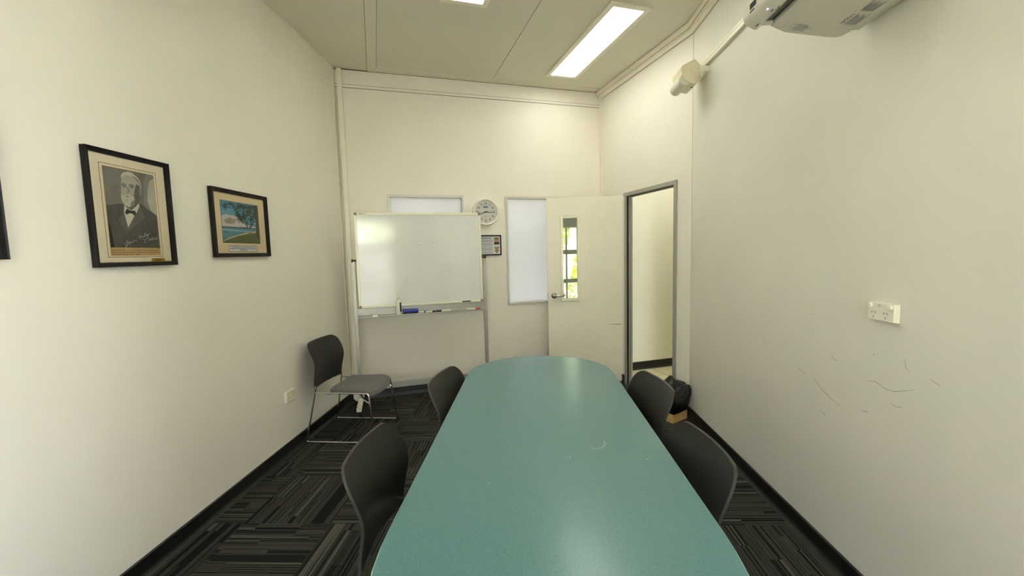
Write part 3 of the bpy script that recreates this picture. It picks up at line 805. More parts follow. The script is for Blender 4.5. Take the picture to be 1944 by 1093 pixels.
for (xa, xb, za, zb) in ((-.025, -.021, .045, .061), (-.020, -.013, .050, .056), (-.012, -.009, .045, .061), (-.007, -.003, .046, .060), (-.001, .002, .045, .052), (.003, .006, .054, .061), (.008, .011, .045, .061), (.013, .018, .045, .049), (.013, .018, .056, .061), (.020, .024, .047, .060)):
    m.face([(xa, yd-.0002, za), (xb, yd-.0002, za), (xb, yd-.0002, zb), (xa, yd-.0002, zb)], 2)
words(m, -.012, .012, -.051, .003, yd, 1)
M['lcdpale'] = mat('pale_blue_print', C(150, 172, 205), .6, var=.03)
m.build('dial', [M['dial'], M['darktext'], M['bluelcd'], M['lcdpale']], t, smooth=0, weld=False, recalc=False)
def hand(name, ang, ln, w0, w1, y, mt):
    m = MB(); d = Vector((math.sin(ang), 0, math.cos(ang))); n_ = Vector((math.cos(ang), 0, -math.sin(ang)))
    p = [d*-.022+n_*w0*.6, d*-.022-n_*w0*.6, -n_*w0, d*ln-n_*w1, d*ln+n_*w1, n_*w0]
    vs = [q+Vector((0, y, 0)) for q in p]+[q+Vector((0, y-.001, 0)) for q in p]; k = len(p)
    m.raw(vs, [tuple(range(k)), tuple(range(2*k-1, k-1, -1))]+[(i, (i+1) % k, k+(i+1) % k, k+i) for i in range(k)])
    m.build(name, mt, t, smooth=0)
hand('hour_hand', 2*PI*(8+16/60)/12, .068, .0042, .0022, -.0225, M['black_m'])
hand('minute_hand', 2*PI*15.9/60, .092, .0034, .0016, -.0245, M['black_m'])
m = MB(); m.lathe([(0, .019), (.005, .019), (.005, .028), (0, .028)], 16, RX); m.build('hub', M['black_m'], t)
m = MB(); m.lathe([(0, .0315), (R0-.026, .0315), (R0-.026, .0325), (0, .0325)], 48, RX); m.build('glass', M['picglass'], t)

# ------------------------------------------------------------------ pictures
def fbox(m, W, H, w, d0, d1, mi=0, ins=0.0):
    """picture moulding: mitred frame, origin bottom-left, depth towards -y"""
    o = [(ins, ins), (W-ins, ins), (W-ins, H-ins), (ins, H-ins)]; i = [(ins+w, ins+w), (W-ins-w, ins+w), (W-ins-w, H-ins-w), (ins+w, H-ins-w)]
    for k in range(4):
        l = (k+1) % 4
        a, b, c, d = o[k], o[l], i[l], i[k]
        vs = [(p[0], -d0, p[1]) for p in (a, b, c, d)]+[(p[0], -d1, p[1]) for p in (a, b)]+[(p[0], -d1*.8, p[1]) for p in (c, d)]
        m.raw(vs, [(0, 1, 2, 3), (4, 7, 6, 5), (0, 4, 5, 1), (1, 5, 6, 2), (2, 6, 7, 3), (3, 7, 4, 0)], mi)
def poly(m, pts, y, mi): m.face([(a, y, b) for a, b in pts], mi)
def rect(m, x0, z0, x1, z1, y, mi): poly(m, [(x0, z0), (x1, z0), (x1, z1), (x0, z1)], y, mi)
def grey(name, v, var=.10, sc_=40): 
    M[name] = mat(name, C(v, v*.97, v*.87), .7, var=var, vscale=sc_); return M[name]
def curve(m, pts, w, y, mi):
    """pen stroke: smooth ribbon through pts"""
    P = [Vector(p) for p in pts]; Q = []
    for i in range(len(P)-1):
        p0, p1, p2, p3 = P[max(0, i-1)], P[i], P[i+1], P[min(len(P)-1, i+2)]
        for k in range(5):
            s = k/5
            Q.append(.5*((2*p1)+(p2-p0)*s+(2*p0-5*p1+4*p2-p3)*s*s+(3*p1-p0-3*p2+p3)*s**3))
    Q.append(P[-1])
    for i in range(len(Q)-1):
        d = (Q[i+1]-Q[i])
        if d.length < 1e-7: continue
        n_ = Vector((-d.y, d.x)).normalized()*w; e = d.normalized()*w*.6
        a, b = Q[i]-e, Q[i+1]+e
        m.face([(p.x, y, p.y) for p in (a-n_, b-n_, b+n_, a+n_)], mi)

def picture(name, label, cat, y0, z0, W, H, fmat, fw, depth=.022, rz=PI/2, base=None, group=None):
    loc = base if base else (XL+.001, y0, z0)
    t = thing(name, label, cat, loc, rz, group)
    m = MB(); fbox(m, W, H, fw, .0, depth); fbox(m, W, H, fw*.35, depth, depth+.004)
    m.build('frame', fmat, t, smooth=0, bevel=.0012)
    m = MB(); m.box(fw*.5, -.010, fw*.5, W-fw*.5, -.002, H-fw*.5); m.build('backing_board', M['matboard'], t, smooth=0)
    m = MB(); rect(m, fw*.7, fw*.7, W-fw*.7, H-fw*.7, -.0155, 0); m.build('glass', M['picglass'], t, smooth=0, recalc=False)
    return t
# --- portrait of a bearded man
t = picture('framed_portrait', 'black-framed portrait photograph of a white-bearded man in a bow tie', 'picture', 1.6855, 1.459, .404, .512, M['frame_b'], .019)
m = MB(); rect(m, .016, .016, .388, .496, -.0104, 0)
fbox(m, .404, .512, .0022, .0104, .0112, 1, ins=.0195)
rect(m, .0615, .043, .336, .454, -.0106, 1); rect(m, .0635, .045, .334, .452, -.0107, 2); rect(m, .0665, .048, .331, .449, -.0108, 0)
m.build('mat_board', [M['matboard'], M['black_m'], M['matboard2']], t, smooth=0, weld=False, recalc=False)
gm = [grey('photo_ground', 130, .16, 14), grey('photo_light_ground', 200, .12, 9), grey('photo_skin', 190, .06), grey('photo_skin_shade', 104, .12), grey('photo_white_hair', 214, .10, 90), grey('photo_suit', 86, .24, 60),
      grey('photo_lapel', 106, .2, 60), grey('photo_shirt', 228, .03), grey('photo_tie', 44, .3, 160), grey('photo_dark', 40, .1), M['goldpaper'], M['ink'], M['inkw'], grey('photo_mid', 148, .10), grey('photo_hair_shade', 150, .2, 110)]
m = MB(); Y = -.0110
def st():
    global Y
    Y -= .00004; return Y
rect(m, .074, .050, .3245, .4425, st(), 10)
rect(m, .0765, .0865, .3215, .4415, st(), 0)
# the lit ground right of the head
poly(m, [(.3215, .4415), (.285, .4415), (.268, .40), (.262, .34), (.255, .30), (.275, .270), (.3215, .243)], st(), 13)
poly(m, [(.3215, .425), (.300, .41), (.284, .365), (.278, .31), (.290, .268), (.3215, .245)], st(), 1)
poly(m, [(.0765, .270), (.1095, .2775), (.152, .286), (.16, .279), (.155, .24), (.1667, .1778), (.149, .1417), (.134, .0867), (.0765, .0867)], st(), 5)
poly(m, [(.2345, .2987), (.2656, .2776), (.3203, .245), (.3215, .0867), (.134, .0867), (.149, .1417), (.1667, .1778), (.2046, .2338), (.2334, .2825)], st(), 5)
poly(m, [(.0765, .0867), (.094, .0867), (.088, .16), (.0765, .21)], st(), 9)
poly(m, [(.1701, .285), (.2328, .3025), (.2318, .2944), (.2, .255), (.1726, .2620)], st(), 3)
poly(m, [(.1546, .245), (.1662, .252), (.1953, .25), (.2060, .240), (.1667, .1778)], st(), 7)
poly(m, [(.1601, .2828), (.1689, .2690), (.1929, .2596), (.2320, .2964), (.2340, .2825), (.2151, .2466), (.2013, .2574), (.1682, .2622), (.1602, .2480), (.1529, .2472)], st(), 7)
poly(m, [(.2334, .2825), (.2599, .232), (.1489, .1417), (.1667, .1778), (.2068, .234)], st(), 6)
poly(m, [(.1529, .2472), (.1209, .210), (.1511, .1594), (.1667, .1778)], st(), 6)
curve(m, [(.2599, .232), (.205, .188), (.1489, .1417)], .0009, st(), 9); curve(m, [(.1209, .21), (.136, .182), (.1511, .1594)], .0008, st(), 9)
curve(m, [(.1489, .1417), (.142, .115), (.136, .0867)], .0010, st(), 9)
poly(m, [(.1579, .2476), (.1705, .2663), (.1801, .2594), (.1879, .2542), (.2079, .260), (.2123, .2504), (.2046, .2338), (.195, .243), (.1826, .2459), (.1715, .241), (.1647, .2365)], st(), 8)
# head
poly(m, [(.1608, .4042), (.175, .419), (.2161, .4175), (.2340, .4019), (.2450, .3752), (.2440, .3351), (.2330, .3000), (.2135, .2820), (.1995, .277), (.1701, .2799), (.1517, .2973), (.1472, .3199), (.1511, .351), (.1540, .3822)], st(), 2)
poly(m, [(.2260, .385), (.2450, .375), (.2440, .335), (.2330, .300), (.2120, .276), (.1860, .2680), (.2075, .2918), (.2126, .3162), (.2100, .3300), (.2170, .3560)], st(), 3)
poly(m, [(.2400, .366), (.2511, .3611), (.2486, .3406), (.2380, .3272)], st(), 13)
poly(m, [(.1560, .4000), (.1570, .4136), (.1690, .4276), (.1934, .4360), (.2120, .4330), (.2260, .4240), (.2390, .4150), (.2470, .4020), (.2510, .3820), (.2511, .3640), (.2440, .3680), (.2400, .3800), (.2330, .3980), (.2240, .4080), (.2050, .4130), (.1860, .4140), (.1690, .4080), (.1600, .4000)], st(), 4)
poly(m, [(.2100, .4180), (.2300, .4160), (.2420, .4040), (.2490, .3800), (.2480, .3680), (.2440, .3700), (.2380, .3900), (.2260, .4060)], st(), 14)
curve(m, [(.162, .406), (.178, .4165), (.198, .4150), (.222, .4080)], .0009, st(), 14)
# eye sockets, brows, eyes
poly(m, [(.1560, .3690), (.1640, .3740), (.1763, .3710), (.1765, .3600), (.1660, .3580), (.1575, .3600)], st(), 13)
poly(m, [(.1905, .3720), (.2027, .3760), (.2150, .3720), (.2130, .3610), (.2000, .3605), (.1915, .3640)], st(), 13)
rect(m, .1600, .3640, .1725, .3658, st(), 3); rect(m, .1950, .3655, .2085, .3673, st(), 3); rect(m, .1638, .3630, .1682, .3662, st(), 9); rect(m, .1992, .3645, .2038, .3677, st(), 9)
curve(m, [(.1555, .3710), (.1640, .3760), (.1770, .3725)], .0014, st(), 9); curve(m, [(.1905, .3735), (.2030, .3780), (.2150, .3735)], .0014, st(), 9)
poly(m, [(.1785, .3640), (.1880, .3600), (.1915, .3480), (.1860, .3405), (.1820, .3420)], st(), 13)
poly(m, [(.1740, .3420), (.1870, .3420), (.1840, .3390), (.1760, .3390)], st(), 3)
# moustache and beard
poly(m, [(.1470, .3239), (.1560, .3290), (.1700, .3372), (.1790, .3380), (.1887, .3340), (.2044, .3240), (.2110, .3038), (.2060, .2850), (.1920, .2740), (.1790, .2725), (.1664, .2775), (.1512, .2904), (.1465, .3100)], st(), 4)
poly(m, [(.1700, .3235), (.1880, .3225), (.1850, .3180), (.1735, .3185)], st(), 3)
curve(m, [(.1480, .3175), (.1600, .3290), (.1767, .3335), (.1900, .3290), (.2050, .3165)], .0022, st(), 4)
poly(m, [(.1960, .3020), (.2100, .3080), (.2060, .2850), (.1920, .2740), (.1850, .2735)], st(), 14)
for k in range(26):
    a = .150+.052*random.random(); b = .278+.045*random.random()
    curve(m, [(a, b), (a+.002*random.uniform(-1, 1), b-.006), (a+.004*random.uniform(-1, 1), b-.011)], .0004, st() if k % 6 == 0 else Y, 14 if k % 2 else 7)
# handwriting
w_ = .00085
Yt = st()
for s_ in [
    [(.1360, .1080), (.1400, .1010), (.1440, .1060), (.1490, .1130), (.1560, .1180), (.1540, .1050), (.1480, .0900), (.1420, .0880), (.1440, .0960), (.1530, .1010), (.1600, .1060)],
    [(.1600, .1060), (.1620, .1110), (.1680, .1120), (.1670, .1060), (.1620, .1050), (.1680, .1110), (.1740, .1120)],
    [(.1740, .1140), (.1740, .1090), (.1800, .1150), (.1800, .1120), (.1860, .1180), (.1870, .1150), (.1910, .1210), (.1950, .1200), (.1970, .1160), (.2010, .1230)],
    [(.2190, .1460), (.2160, .1330), (.2190, .1310), (.2240, .1380), (.2250, .1340), (.2290, .1390), (.2320, .1370), (.2340, .1410), (.2350, .1370), (.2410, .1440), (.2420, .1390), (.2470, .1540), (.2480, .1600), (.2450, .1560), (.2480, .1430), (.2540, .1500), (.2560, .1460), (.2610, .1520), (.2580, .1360), (.2540, .1330), (.2600, .1460), (.2720, .1580)],
    [(.2120, .1390), (.2260, .1450)],
    [(.2270, .1300), (.2400, .1270), (.2540, .1290)], [(.2440, .1280), (.2420, .1150), (.2380, .1110), (.2400, .1140)], [(.2510, .1130), (.2516, .1134)],
    [(.2640, .1330), (.2620, .1180), (.2640, .1300), (.2710, .1320), (.2700, .1260), (.2640, .1240)],
    [(.2720, .1250), (.2770, .1300), (.2740, .1240), (.2800, .1260)], [(.2830, .1390), (.2810, .1260), (.2850, .1260)], [(.2790, .1330), (.2890, .1350)],
    [(.2870, .1270), (.2890, .1320), (.2930, .1320), (.2940, .1280), (.2970, .1340), (.2980, .1290), (.3050, .1350), (.3020, .1300), (.3090, .1330), (.3150, .1400)],
    [(.3000, .1390), (.3006, .1394)]]:
    curve(m, s_, w_, Yt, 12)
Yt = st()
text(m, 'TOM PETRIE 1831 - 1910.  A PIONEER OF EARLY QUEENSLAND.', .0078, .0765, .0725, Yt, 11, width=.236)
text(m, 'FRIEND OF THE ABORIGINALS. MANAGER OF NATIVE MISSION', .0078, .0760, .0625, Yt, 11, width=.243)
text(m, 'AT BRIBIE ISLAND  1877 - 1878.', .0078, .0770, .0527, Yt, 11, width=.132)
m.build('print', gm, t, smooth=0, weld=False, recalc=False)
m = MB(); m.box(.2690, -.0128, .0190, .3430, -.0112, .0365)
words(m, .284, .328, .0305, .0026, -.0129, 1); words(m, .290, .322, .0257, .0026, -.0129, 1); words(m, .282, .330, .0209, .0026, -.0129, 1)
m.build('brass_plaque', [M['gold'], M['ink']], t, smooth=0, weld=False, recalc=False)

# --- beach photograph
t = picture('framed_beach_photo', 'smaller brown-framed colour photograph of a beach under a tree', 'picture', 2.364, 1.494, .511, .412, M['frame_br'], .024)
m = MB(); rect(m, .020, .020, .491, .392, -.0104, 0)
rect(m, .0765, .0865, .4250, .3440, -.0106, 1)
rect(m, .1205, .0325, .3870, .0710, -.0106, 2); rect(m, .1230, .0350, .3845, .0685, -.01065, 3)
words(m, .137, .371, .0590, .0042, -.0107, 2); words(m, .130, .378, .0500, .0042, -.0107, 2); words(m, .220, .290, .0410, .0042, -.0107, 2)
m.build('mat_board', [M['matboard2'], M['darktext'], M['black_m'], M['paper']], t, smooth=0, weld=False, recalc=False)
def pm(name, r, g, b, var=.08, s=25): M[name] = mat(name, C(r, g, b), .6, var=var, vscale=s); return M[name]
bm_ = [pm('print_sky', 112, 178, 200), pm('print_cloud', 222, 214, 205, .06), pm('print_cloud_shade', 178, 160, 150, .1), pm('print_water', 96, 152, 170, .08, 60), pm('print_sand', 222, 205, 150),
       pm('print_grass', 104, 112, 58, .2, 60), pm('print_leaf', 62, 70, 50, .35, 150), pm('print_trunk', 92, 86, 66, .2, 60), pm('print_far_shore', 50, 62, 60, .1), pm('print_water_light', 150, 190, 195, .06, 60), pm('print_sky_deep', 84, 158, 192)]
m = MB(); Y = -.0110
X0, X1, Z0, Z1 = .0785, .4235, .0880, .3425
rect(m, X0, .1815, X1, Z1, st(), 0)
poly(m, [(X0, .300), (X0, Z1), (.36, Z1), (.30, .315), (.20, .295)], st(), 10)
poly(m, [(X0, .1840), (.42, .1840), (.36, .200), (.31, .2060), (.262, .2160), (.236, .232), (.210, .252), (.1838, .2600), (.155, .2560), (.131, .2630), (.100, .2560), (X0, .2500)], st(), 1)
poly(m, [(.0975, .2236), (.118, .232), (.148, .2430), (.180, .236), (.2005, .2264), (.190, .212), (.1777, .2081), (.145, .2040), (.1109, .2074)], st(), 2)
rect(m, X0, .0980, X1, .1815, st(), 3)
poly(m, [(X0, .160), (.30, .160), (.36, .168), (X0, .172)], st(), 9)
poly(m, [(X0, .1815), (.2, .1820), (.40, .1835), (.40, .1895), (.34, .1885), (.28, .1905), (.22, .1870), (.16, .1870), (.10, .1855), (X0, .1860)], st(), 8)
poly(m, [(X0, .0980), (.1329, .1200), (.1821, .1330), (.2400, .1450), (.2995, .1575), (.40, .1720), (.40, .150), (.20, .115), (X0, .0880)], st(), 4)
poly(m, [(X0, .0950), (.1329, .1120), (.2173, .1340), (.2986, .1480), (.3700, .1560), (X1, .1640), (X1, Z0), (X0, Z0)], st(), 5)
poly(m, [(.0956, .1535), (.105, .1545), (.132, .1548), (.1350, .1575), (.1322, .1521), (.0972, .1515)], st(), 8)
poly(m, [(.300, .1530), (.315, .1570), (.345, .1590), (.350, .1550), (.325, .1530)], st(), 8)
poly(m, [(.3834, Z1), (X1, Z1), (X1, .110), (.4100, .120), (.3920, .1380), (.3765, .1540), (.3890, .165), (.3930, .23), (.3850, .2963)], st(), 7)
curve(m, [(.41, .30), (.36, .322), (.30, .328), (.24, .334)], .0022, st(), 7); curve(m, [(.40, .27), (.35, .262), (.30, .268), (.25, .25)], .0018, st(), 7)
Yl = st()
for (cx, cz, sx, sz, n_) in ((.117, .308, .022, .016, 26), (.150, .328, .014, .008, 10), (.180, .325, .02, .012, 18), (.212, .305, .022, .020, 30), (.245, .325, .025, .014, 26), (.222, .272, .016, .018, 22), (.245, .245, .028, .022, 52), (.285, .250, .03, .03, 70),
                            (.28, .318, .03, .02, 50), (.33, .30, .034, .03, 90), (.345, .245, .026, .022, 44), (.365, .325, .03, .015, 46), (.30, .215, .014, .012, 16), (.345, .212, .016, .010, 16), (.375, .27, .016, .03, 36), (.400, .31, .02, .03, 40), (.335, .195, .012, .006, 6), (.297, .198, .005, .010, 5)):
    for k in range(int(n_*1.9)):
        a = cx+random.gauss(0, sx*.6); b = cz+random.gauss(0, sz*.6); r = random.uniform(.0022, .0055)
        if not (X0+.004 < a < X1-.004 and Z0+.1 < b < Z1-.004): continue
        ph = random.random()*6.3
        poly(m, [(a+r*random.uniform(.6, 1.1)*math.cos(ph+j*PI/3), b+r*random.uniform(.6, 1.1)*math.sin(ph+j*PI/3)) for j in range(6)], Yl-.000001*k, 6)
m.build('print', bm_, t, smooth=0, weld=False, recalc=False)

# --- third frame, only its lower right corner inside the view
t = picture('framed_print', 'black-framed print cut off by the left edge, only its corner showing', 'picture', .985, 1.500, .407, .512, M['frame_b'], .019)
m = MB(); rect(m, .016, .016, .391, .496, -.0104, 0); fbox(m, .407, .512, .0022, .0104, .0112, 1, ins=.0195)
m.build('mat_board', [M['matboard'], M['matboard2']], t, smooth=0, weld=False, recalc=False)
m = MB(); rect(m, .030, .030, .377, .482, -.0108, 0); rect(m, .040, .040, .367, .472, -.0109, 1); 
m.build('print', [M['goldpaper'], gm[3]], t, smooth=0, weld=False, recalc=False)

# --- notice under the clock
pn = MBk @ Vector((-.66*KB, -.001, 1.450))
NW, NH = (.66-.320)*KB, .222
t = thing('framed_notice', 'small black-framed white notice with two portraits, half behind the whiteboard', 'framed notice', pn, AB)
m = MB(); fbox(m, NW, NH, .013, 0, .016); m.build('frame', M['frame_b'], t, smooth=0, bevel=.001)
m = MB(); rect(m, .010, .010, NW-.010, NH-.010, -.006, 0)
px0 = NW-.170
words(m, .03, NW-.115, NH-.038, .0075, -.0064, 1)
for k, z in enumerate([.172, .165, .158, .151, .137, .130, .123, .116, .102, .095, .081, .074, .067, .060, .046, .039, .032]):
    zz = z-.006; xe = NW-.088-.010*((k*7) % 3)
    x_ = .02
    while x_ < xe:
        l = random.uniform(.008, .022); rect(m, x_, zz, min(x_+l, xe), zz+.0034, -.0064, 2); x_ += l+.0035
sp = [pm('notice_sepia', 196, 168, 120, .1), pm('notice_skin', 214, 176, 132, .06), pm('notice_hair', 58, 42, 32, .1), pm('notice_brown', 140, 92, 56, .2)]
ax = NW-.082
rect(m, ax, .118, ax+.062, .196, -.0064, 3)
poly(m, [(ax, .118), (ax+.062, .118), (ax+.062, .138), (ax+.046, .146), (ax+.016, .146), (ax, .138)], -.0066, 5)
poly(m, [(ax+.031+.016*math.cos(j*PI/8), .166+.021*math.sin(j*PI/8)) for j in range(16)], -.0067, 4)
poly(m, [(ax+.014, .168), (ax+.018, .186), (ax+.030, .191), (ax+.044, .186), (ax+.048, .166), (ax+.044, .160), (ax+.043, .177), (ax+.030, .181), (ax+.019, .176)], -.0068, 5)
rect(m, ax+.022, .167, ax+.028, .1695, -.0069, 5); rect(m, ax+.034, .167, ax+.040, .1695, -.0069, 5); rect(m, ax+.026, .152, ax+.037, .1545, -.0069, 6)
rect(m, ax+.003, .024, ax+.060, .110, -.0064, 0)
for (cx, cz, r) in ((.017, .082, .012), (.044, .084, .012), (.031, .070, .013), (.020, .050, .013), (.044, .052, .013), (.032, .036, .012)):
    poly(m, [(ax+cx+r*math.cos(j*PI/6), cz+r*1.1*math.sin(j*PI/6)) for j in range(12)], -.0066-.0001*cx, 6)
    poly(m, [(ax+cx+r*.6*math.cos(j*PI/6), cz+.002+r*.7*math.sin(j*PI/6)) for j in range(12)], -.0068-.0001*cx, 4)
    poly(m, [(ax+cx-r*.6, cz+r*.4), (ax+cx+r*.6, cz+r*.4), (ax+cx+r*.4, cz+r*.9), (ax+cx-r*.4, cz+r*.9)], -.0070-.0001*cx, 3)
m.build('print', [M['paper'], M['darktext'], M['greytext']]+sp, t, smooth=0, weld=False, recalc=False)
m = MB(); rect(m, .011, .011, NW-.011, NH-.011, -.0085, 0); m.build('glass', M['picglass'], t, smooth=0, recalc=False)

# ------------------------------------------------------------------ power sockets
t = thing('double_power_socket', 'white double power socket on the scuffed right wall', 'power socket', (XR-.0005, 1.648, 1.180), -PI/2)
m = MB(); m.box(-.062, -.012, -.002, .062, 0, .068, 0); m.build('mounting_block', M['white_p'], t, smooth=0, bevel=.003)
m = MB(); m.box(-.058, -.022, .001, .058, -.012, .068, 0)
for cx in (-.020, .034):
    for (dx, dz, a) in ((-.0075, .030, -.5), (.0075, .030, .5), (0, .0125, 0)):
        c_, s_ = math.cos(a), math.sin(a)
        q = [(-.0013, -.0045), (.0013, -.0045), (.0013, .0045), (-.0013, .0045)]
        m.face([(cx-.012+dx+u*c_-v*s_, -.0223, dz+u*s_+v*c_) for u, v in q], 1)
for k in range(2): 
    x_ = -.012
    rect(m, x_, .058-k*.005, x_+.014-k*.006, .0605-k*.005, -.0223, 2)
fp = m.build('face_plate', [M['white_p'], M['black_m'], M['greytext']], t, smooth=0, weld=False, recalc=False)
for x_ in (-.046, .046):
    m = MB(); m.lathe([(0, 0), (.0085, 0), (.0095, .002), (.0090, .007), (.007, .009), (0, .009)], 18, Matrix.Translation((x_, -.022, .056)) @ RX); m.build('rocker_switch', M['white_p'], t)
for x_ in (-.048, .048):
    m = MB(); m.lathe([(0, 0), (.0035, 0), (.003, .0015), (0, .0018)], 12, Matrix.Translation((x_, -.022, .034)) @ RX); m.build('screw_cover', M['white_p'], t)
t = thing('wall_outlet', 'small white wall outlet low on the left wall behind the chair', 'wall outlet', (XL+.0005, 2.942, .396), PI/2)
m = MB(); m.box(0, -.018, 0, .115, 0, .084); m.build('face_plate', M['white_p'], t, smooth=0, bevel=.004)
m = MB(); m.box(.018, -.0195, .006, .110, -.018, .078); m.lathe([(0, 0), (.012, 0), (.012, .004), (0, .004)], 18, Matrix.Translation((.060, -.0195, .042)) @ RX); m.build('insert', M['cream_p'], t, smooth=40)
m = MB(); m.box(.0585, -.0245, .036, .0615, -.0235, .048); m.build('socket_hole', M['black_m'], t, smooth=0)

# ------------------------------------------------------------------ cable trunking, speaker, projector
m = MB(); m.box(XR-.026, 1.10, 2.836, XR, 3.345, 2.878)
m.box(XR-.028, 1.10, 2.858, XR, 3.345, 2.8785)
tag(m.build('cable_trunking', M['white_alu'], smooth=0, bevel=.002), 'long white cable trunking running from the speaker to the projector', 'cable trunking')

def speaker(name, label, loc, flip):
    t = thing(name, label, 'speaker', loc)
    s = flip
    # profile in (x,z) about the pivot; wall is towards +x (times s)
    prof = [(-.002, .072), (.040, .030), (.044, -.012), (.032, -.080), (.010, -.110), (-.036, -.098), (-.086, -.072), (-.094, -.028), (-.106, .012), (-.098, .030), (-.064, .046)]
    if s < 0: prof = [(-a, b) for a, b in prof]
    m = MB(); m.prism(prof, 0, .205, lambda a, b, h: (a, h, b)); m.build('cabinet', M['cream_p'], t, smooth=30, bevel=.005)
    # rounded grille on the lower front
    m = MB(); cx, cz, r = -.070, -.070, .045
    pr = [(cx+r*math.cos(a), cz+r*math.sin(a)) for a in [PI*(.62+i*1.12/14) for i in range(15)]]+[(-.035, -.075), (-.060, -.030)]
    if s < 0: pr = [(-a, b) for a, b in pr]
    m.prism(pr, .012, .222, lambda a, b, h: (a, h, b)); m.build('grille', M['proj_p'], t, smooth=30, bevel=.003)
    m = MB(); m.lathe([(0, 0), (.036, 0), (.036, .004), (.030, .008), (.028, .006), (0, .006)], 28, Matrix.Translation((0, 0, 0)) @ RX); m.build('pivot_cap', M['cream_p'], t, smooth=40)
    m = MB(); m.box(min(s*.030, s*.092), -.006, -.026, max(s*.030, s*.092), -.001, .022); m.box(min(s*.092, s*.0975), -.006, -.030, max(s*.092, s*.0975), .17, .030)
    m.build('wall_bracket', M['white_p'], t, smooth=0, bevel=.002)
    m = MB(); m.box(s*-.002-.006, .06, -.1095, s*-.002+.004, .07, -.1065); m.build('port', M['black_m'], t, smooth=0)
    return t
speaker('wall_speaker', 'cream wall speaker on a bracket at the end of the trunking', (1.2665, 3.305, 2.811), 1)
speaker('wall_speaker', 'cream wall speaker above the pictures, almost wholly above the top edge', (XL+.0985, 1.720, 2.850), -1)

t = thing('projector', 'white short-throw projector mounted high on the right wall', 'projector', (1.15, 1.60, 2.31))
O = Vector((1.15, 1.60, 2.31))
def q(x, y, z): return Vector((x, y, z))-O
Y0, Y1 = 1.385, 1.820
m = MB()      # main shell: cross-section in x,z drawn out along y
profM = [(.995, 2.366), (1.020, 2.354), (1.051, 2.339), (1.10, 2.331), (1.16, 2.3215), (1.215, 2.313), (1.240, 2.310), (1.262, 2.311), (1.280, 2.316), (1.300, 2.327), (1.316, 2.335), (1.343, 2.335), (1.343, 2.455), (.885, 2.455), (.885, 2.410), (.995, 2.410)]
m.prism(profM, Y0, Y1, lambda a, b, h: q(a, h, b))
profB = [(.885, 2.410), (.885, 2.396), (.889, 2.384), (.897, 2.374), (.915, 2.362), (.930, 2.3535), (.938, 2.3535), (.945, 2.358), (.945, 2.410)]
m.prism(profB, Y0, Y1, lambda a, b, h: q(a, h, b))
m.box(.945, Y1-.020, 2.369, .995, Y1, 2.410, 0, Matrix.Translation(-O))
sh = m.build('shell', M['proj_p'], t, smooth=28, bevel=.003)
m = MB(); m.prism([(.946, 2.374), (.994, 2.378), (.994, 2.409), (.946, 2.409)], Y0+.01, Y1-.024, lambda a, b, h: q(a, h, b)); m.build('lens_window', M['black_g'], t, smooth=0)
m = MB()
text(m, 'EPSON', .0175, 0, 0, 0, 0, fn=lambda a, b: q(1.206-b, 1.714-a, 2.3128), width=.060)
m.build('brand_lettering', M['darktext'], t, smooth=0, recalc=False)
m = MB()
PB = [(1.16, 2.3215), (1.215, 2.313), (1.240, 2.310), (1.262, 2.311), (1.280, 2.316), (1.300, 2.327), (1.316, 2.335)]
for k in range(9):
    x_ = 1.214+k*.0052; l = .072*(1-.10*((k*5) % 4)); z_ = min(interp(PB, x_), interp(PB, x_+.003))-.0008
    m.face([q(x_, 1.722, z_), q(x_, 1.722-l, z_), q(x_+.003, 1.722-l, z_), q(x_+.003, 1.722, z_)], 0)
m.build('label_text', M['greytext'], t, smooth=0, recalc=False, weld=False)
m = MB()
for k in range(9):
    x_ = 1.206+k*.0052; l = .060*(1-.10*((k*3) % 4)); z_ = min(interp(PB, x_), interp(PB, x_+.003))-.0008
    m.face([q(x_, 1.632, z_), q(x_, 1.632-l, z_), q(x_+.003, 1.632-l, z_), q(x_+.003, 1.632, z_)], 0)
m.build('label_text', M['greytext'], t, smooth=0, recalc=False, weld=False)
m = MB()
for k in range(8):
    y_ = 1.795-k*.006
    x_ = 1.030
    while x_ < 1.098:
        l = random.uniform(.006, .018); z_ = interp([(1.020, 2.354), (1.051, 2.339), (1.10, 2.331), (1.16, 2.3215)], x_)
        m.face([q(x_, y_, z_-.0008), q(x_, y_-.0022, z_-.0008), q(x_+l, y_-.0022, z_-.0008-l*.2), q(x_+l, y_, z_-.0008-l*.2)], 0); x_ += l+.004
m.build('label_text', M['greytext'], t, smooth=0, recalc=False, weld=False)
m = MB(); m.box(.909, 1.685, 2.3625, .915, 1.691, 2.3665, 0, Matrix.Translation(-O)); m.build('indicator_light', M['led'], t, smooth=0)
for (x_, y_, a, b) in ((.924, 1.675, .003, .016), (.932, 1.672, .004, .004), (.934, 1.662, .003, .003), (.924, 1.775, .003, .022), (.931, 1.648, .002, .010)):
    z_ = interp([(.897, 2.374), (.915, 2.362), (.930, 2.3535), (.944, 2.3535)], x_)-.0008
    m = MB(); m.box(x_, y_, z_-.001, x_+a, y_+b, z_+.004, 0, Matrix.Translation(-O)); m.build('control_mark', M['darktext'], t, smooth=0)
for (y_, z_, b, c_) in ((1.72, 2.402, .045, .022), (1.735, 2.392, .03, .004)):
    m = MB(); m.box(.8842, y_, z_, .8862, y_+b, z_+c_, 0, Matrix.Translation(-O)); m.build('side_label', M['darktext'], t, smooth=0)
m = MB(); m.box(1.343, 1.43, 2.350, 1.3648, 1.80, 2.56, 0, Matrix.Translation(-O)); m.box(1.05, 1.52, 2.455, 1.345, 1.70, 2.50, 0, Matrix.Translation(-O)); m.box(1.345, 1.50, 2.338, 1.3648, 1.62, 2.350, 0, Matrix.Translation(-O))
m.build('wall_mount', M['cream_p'], t, smooth=0, bevel=.003)

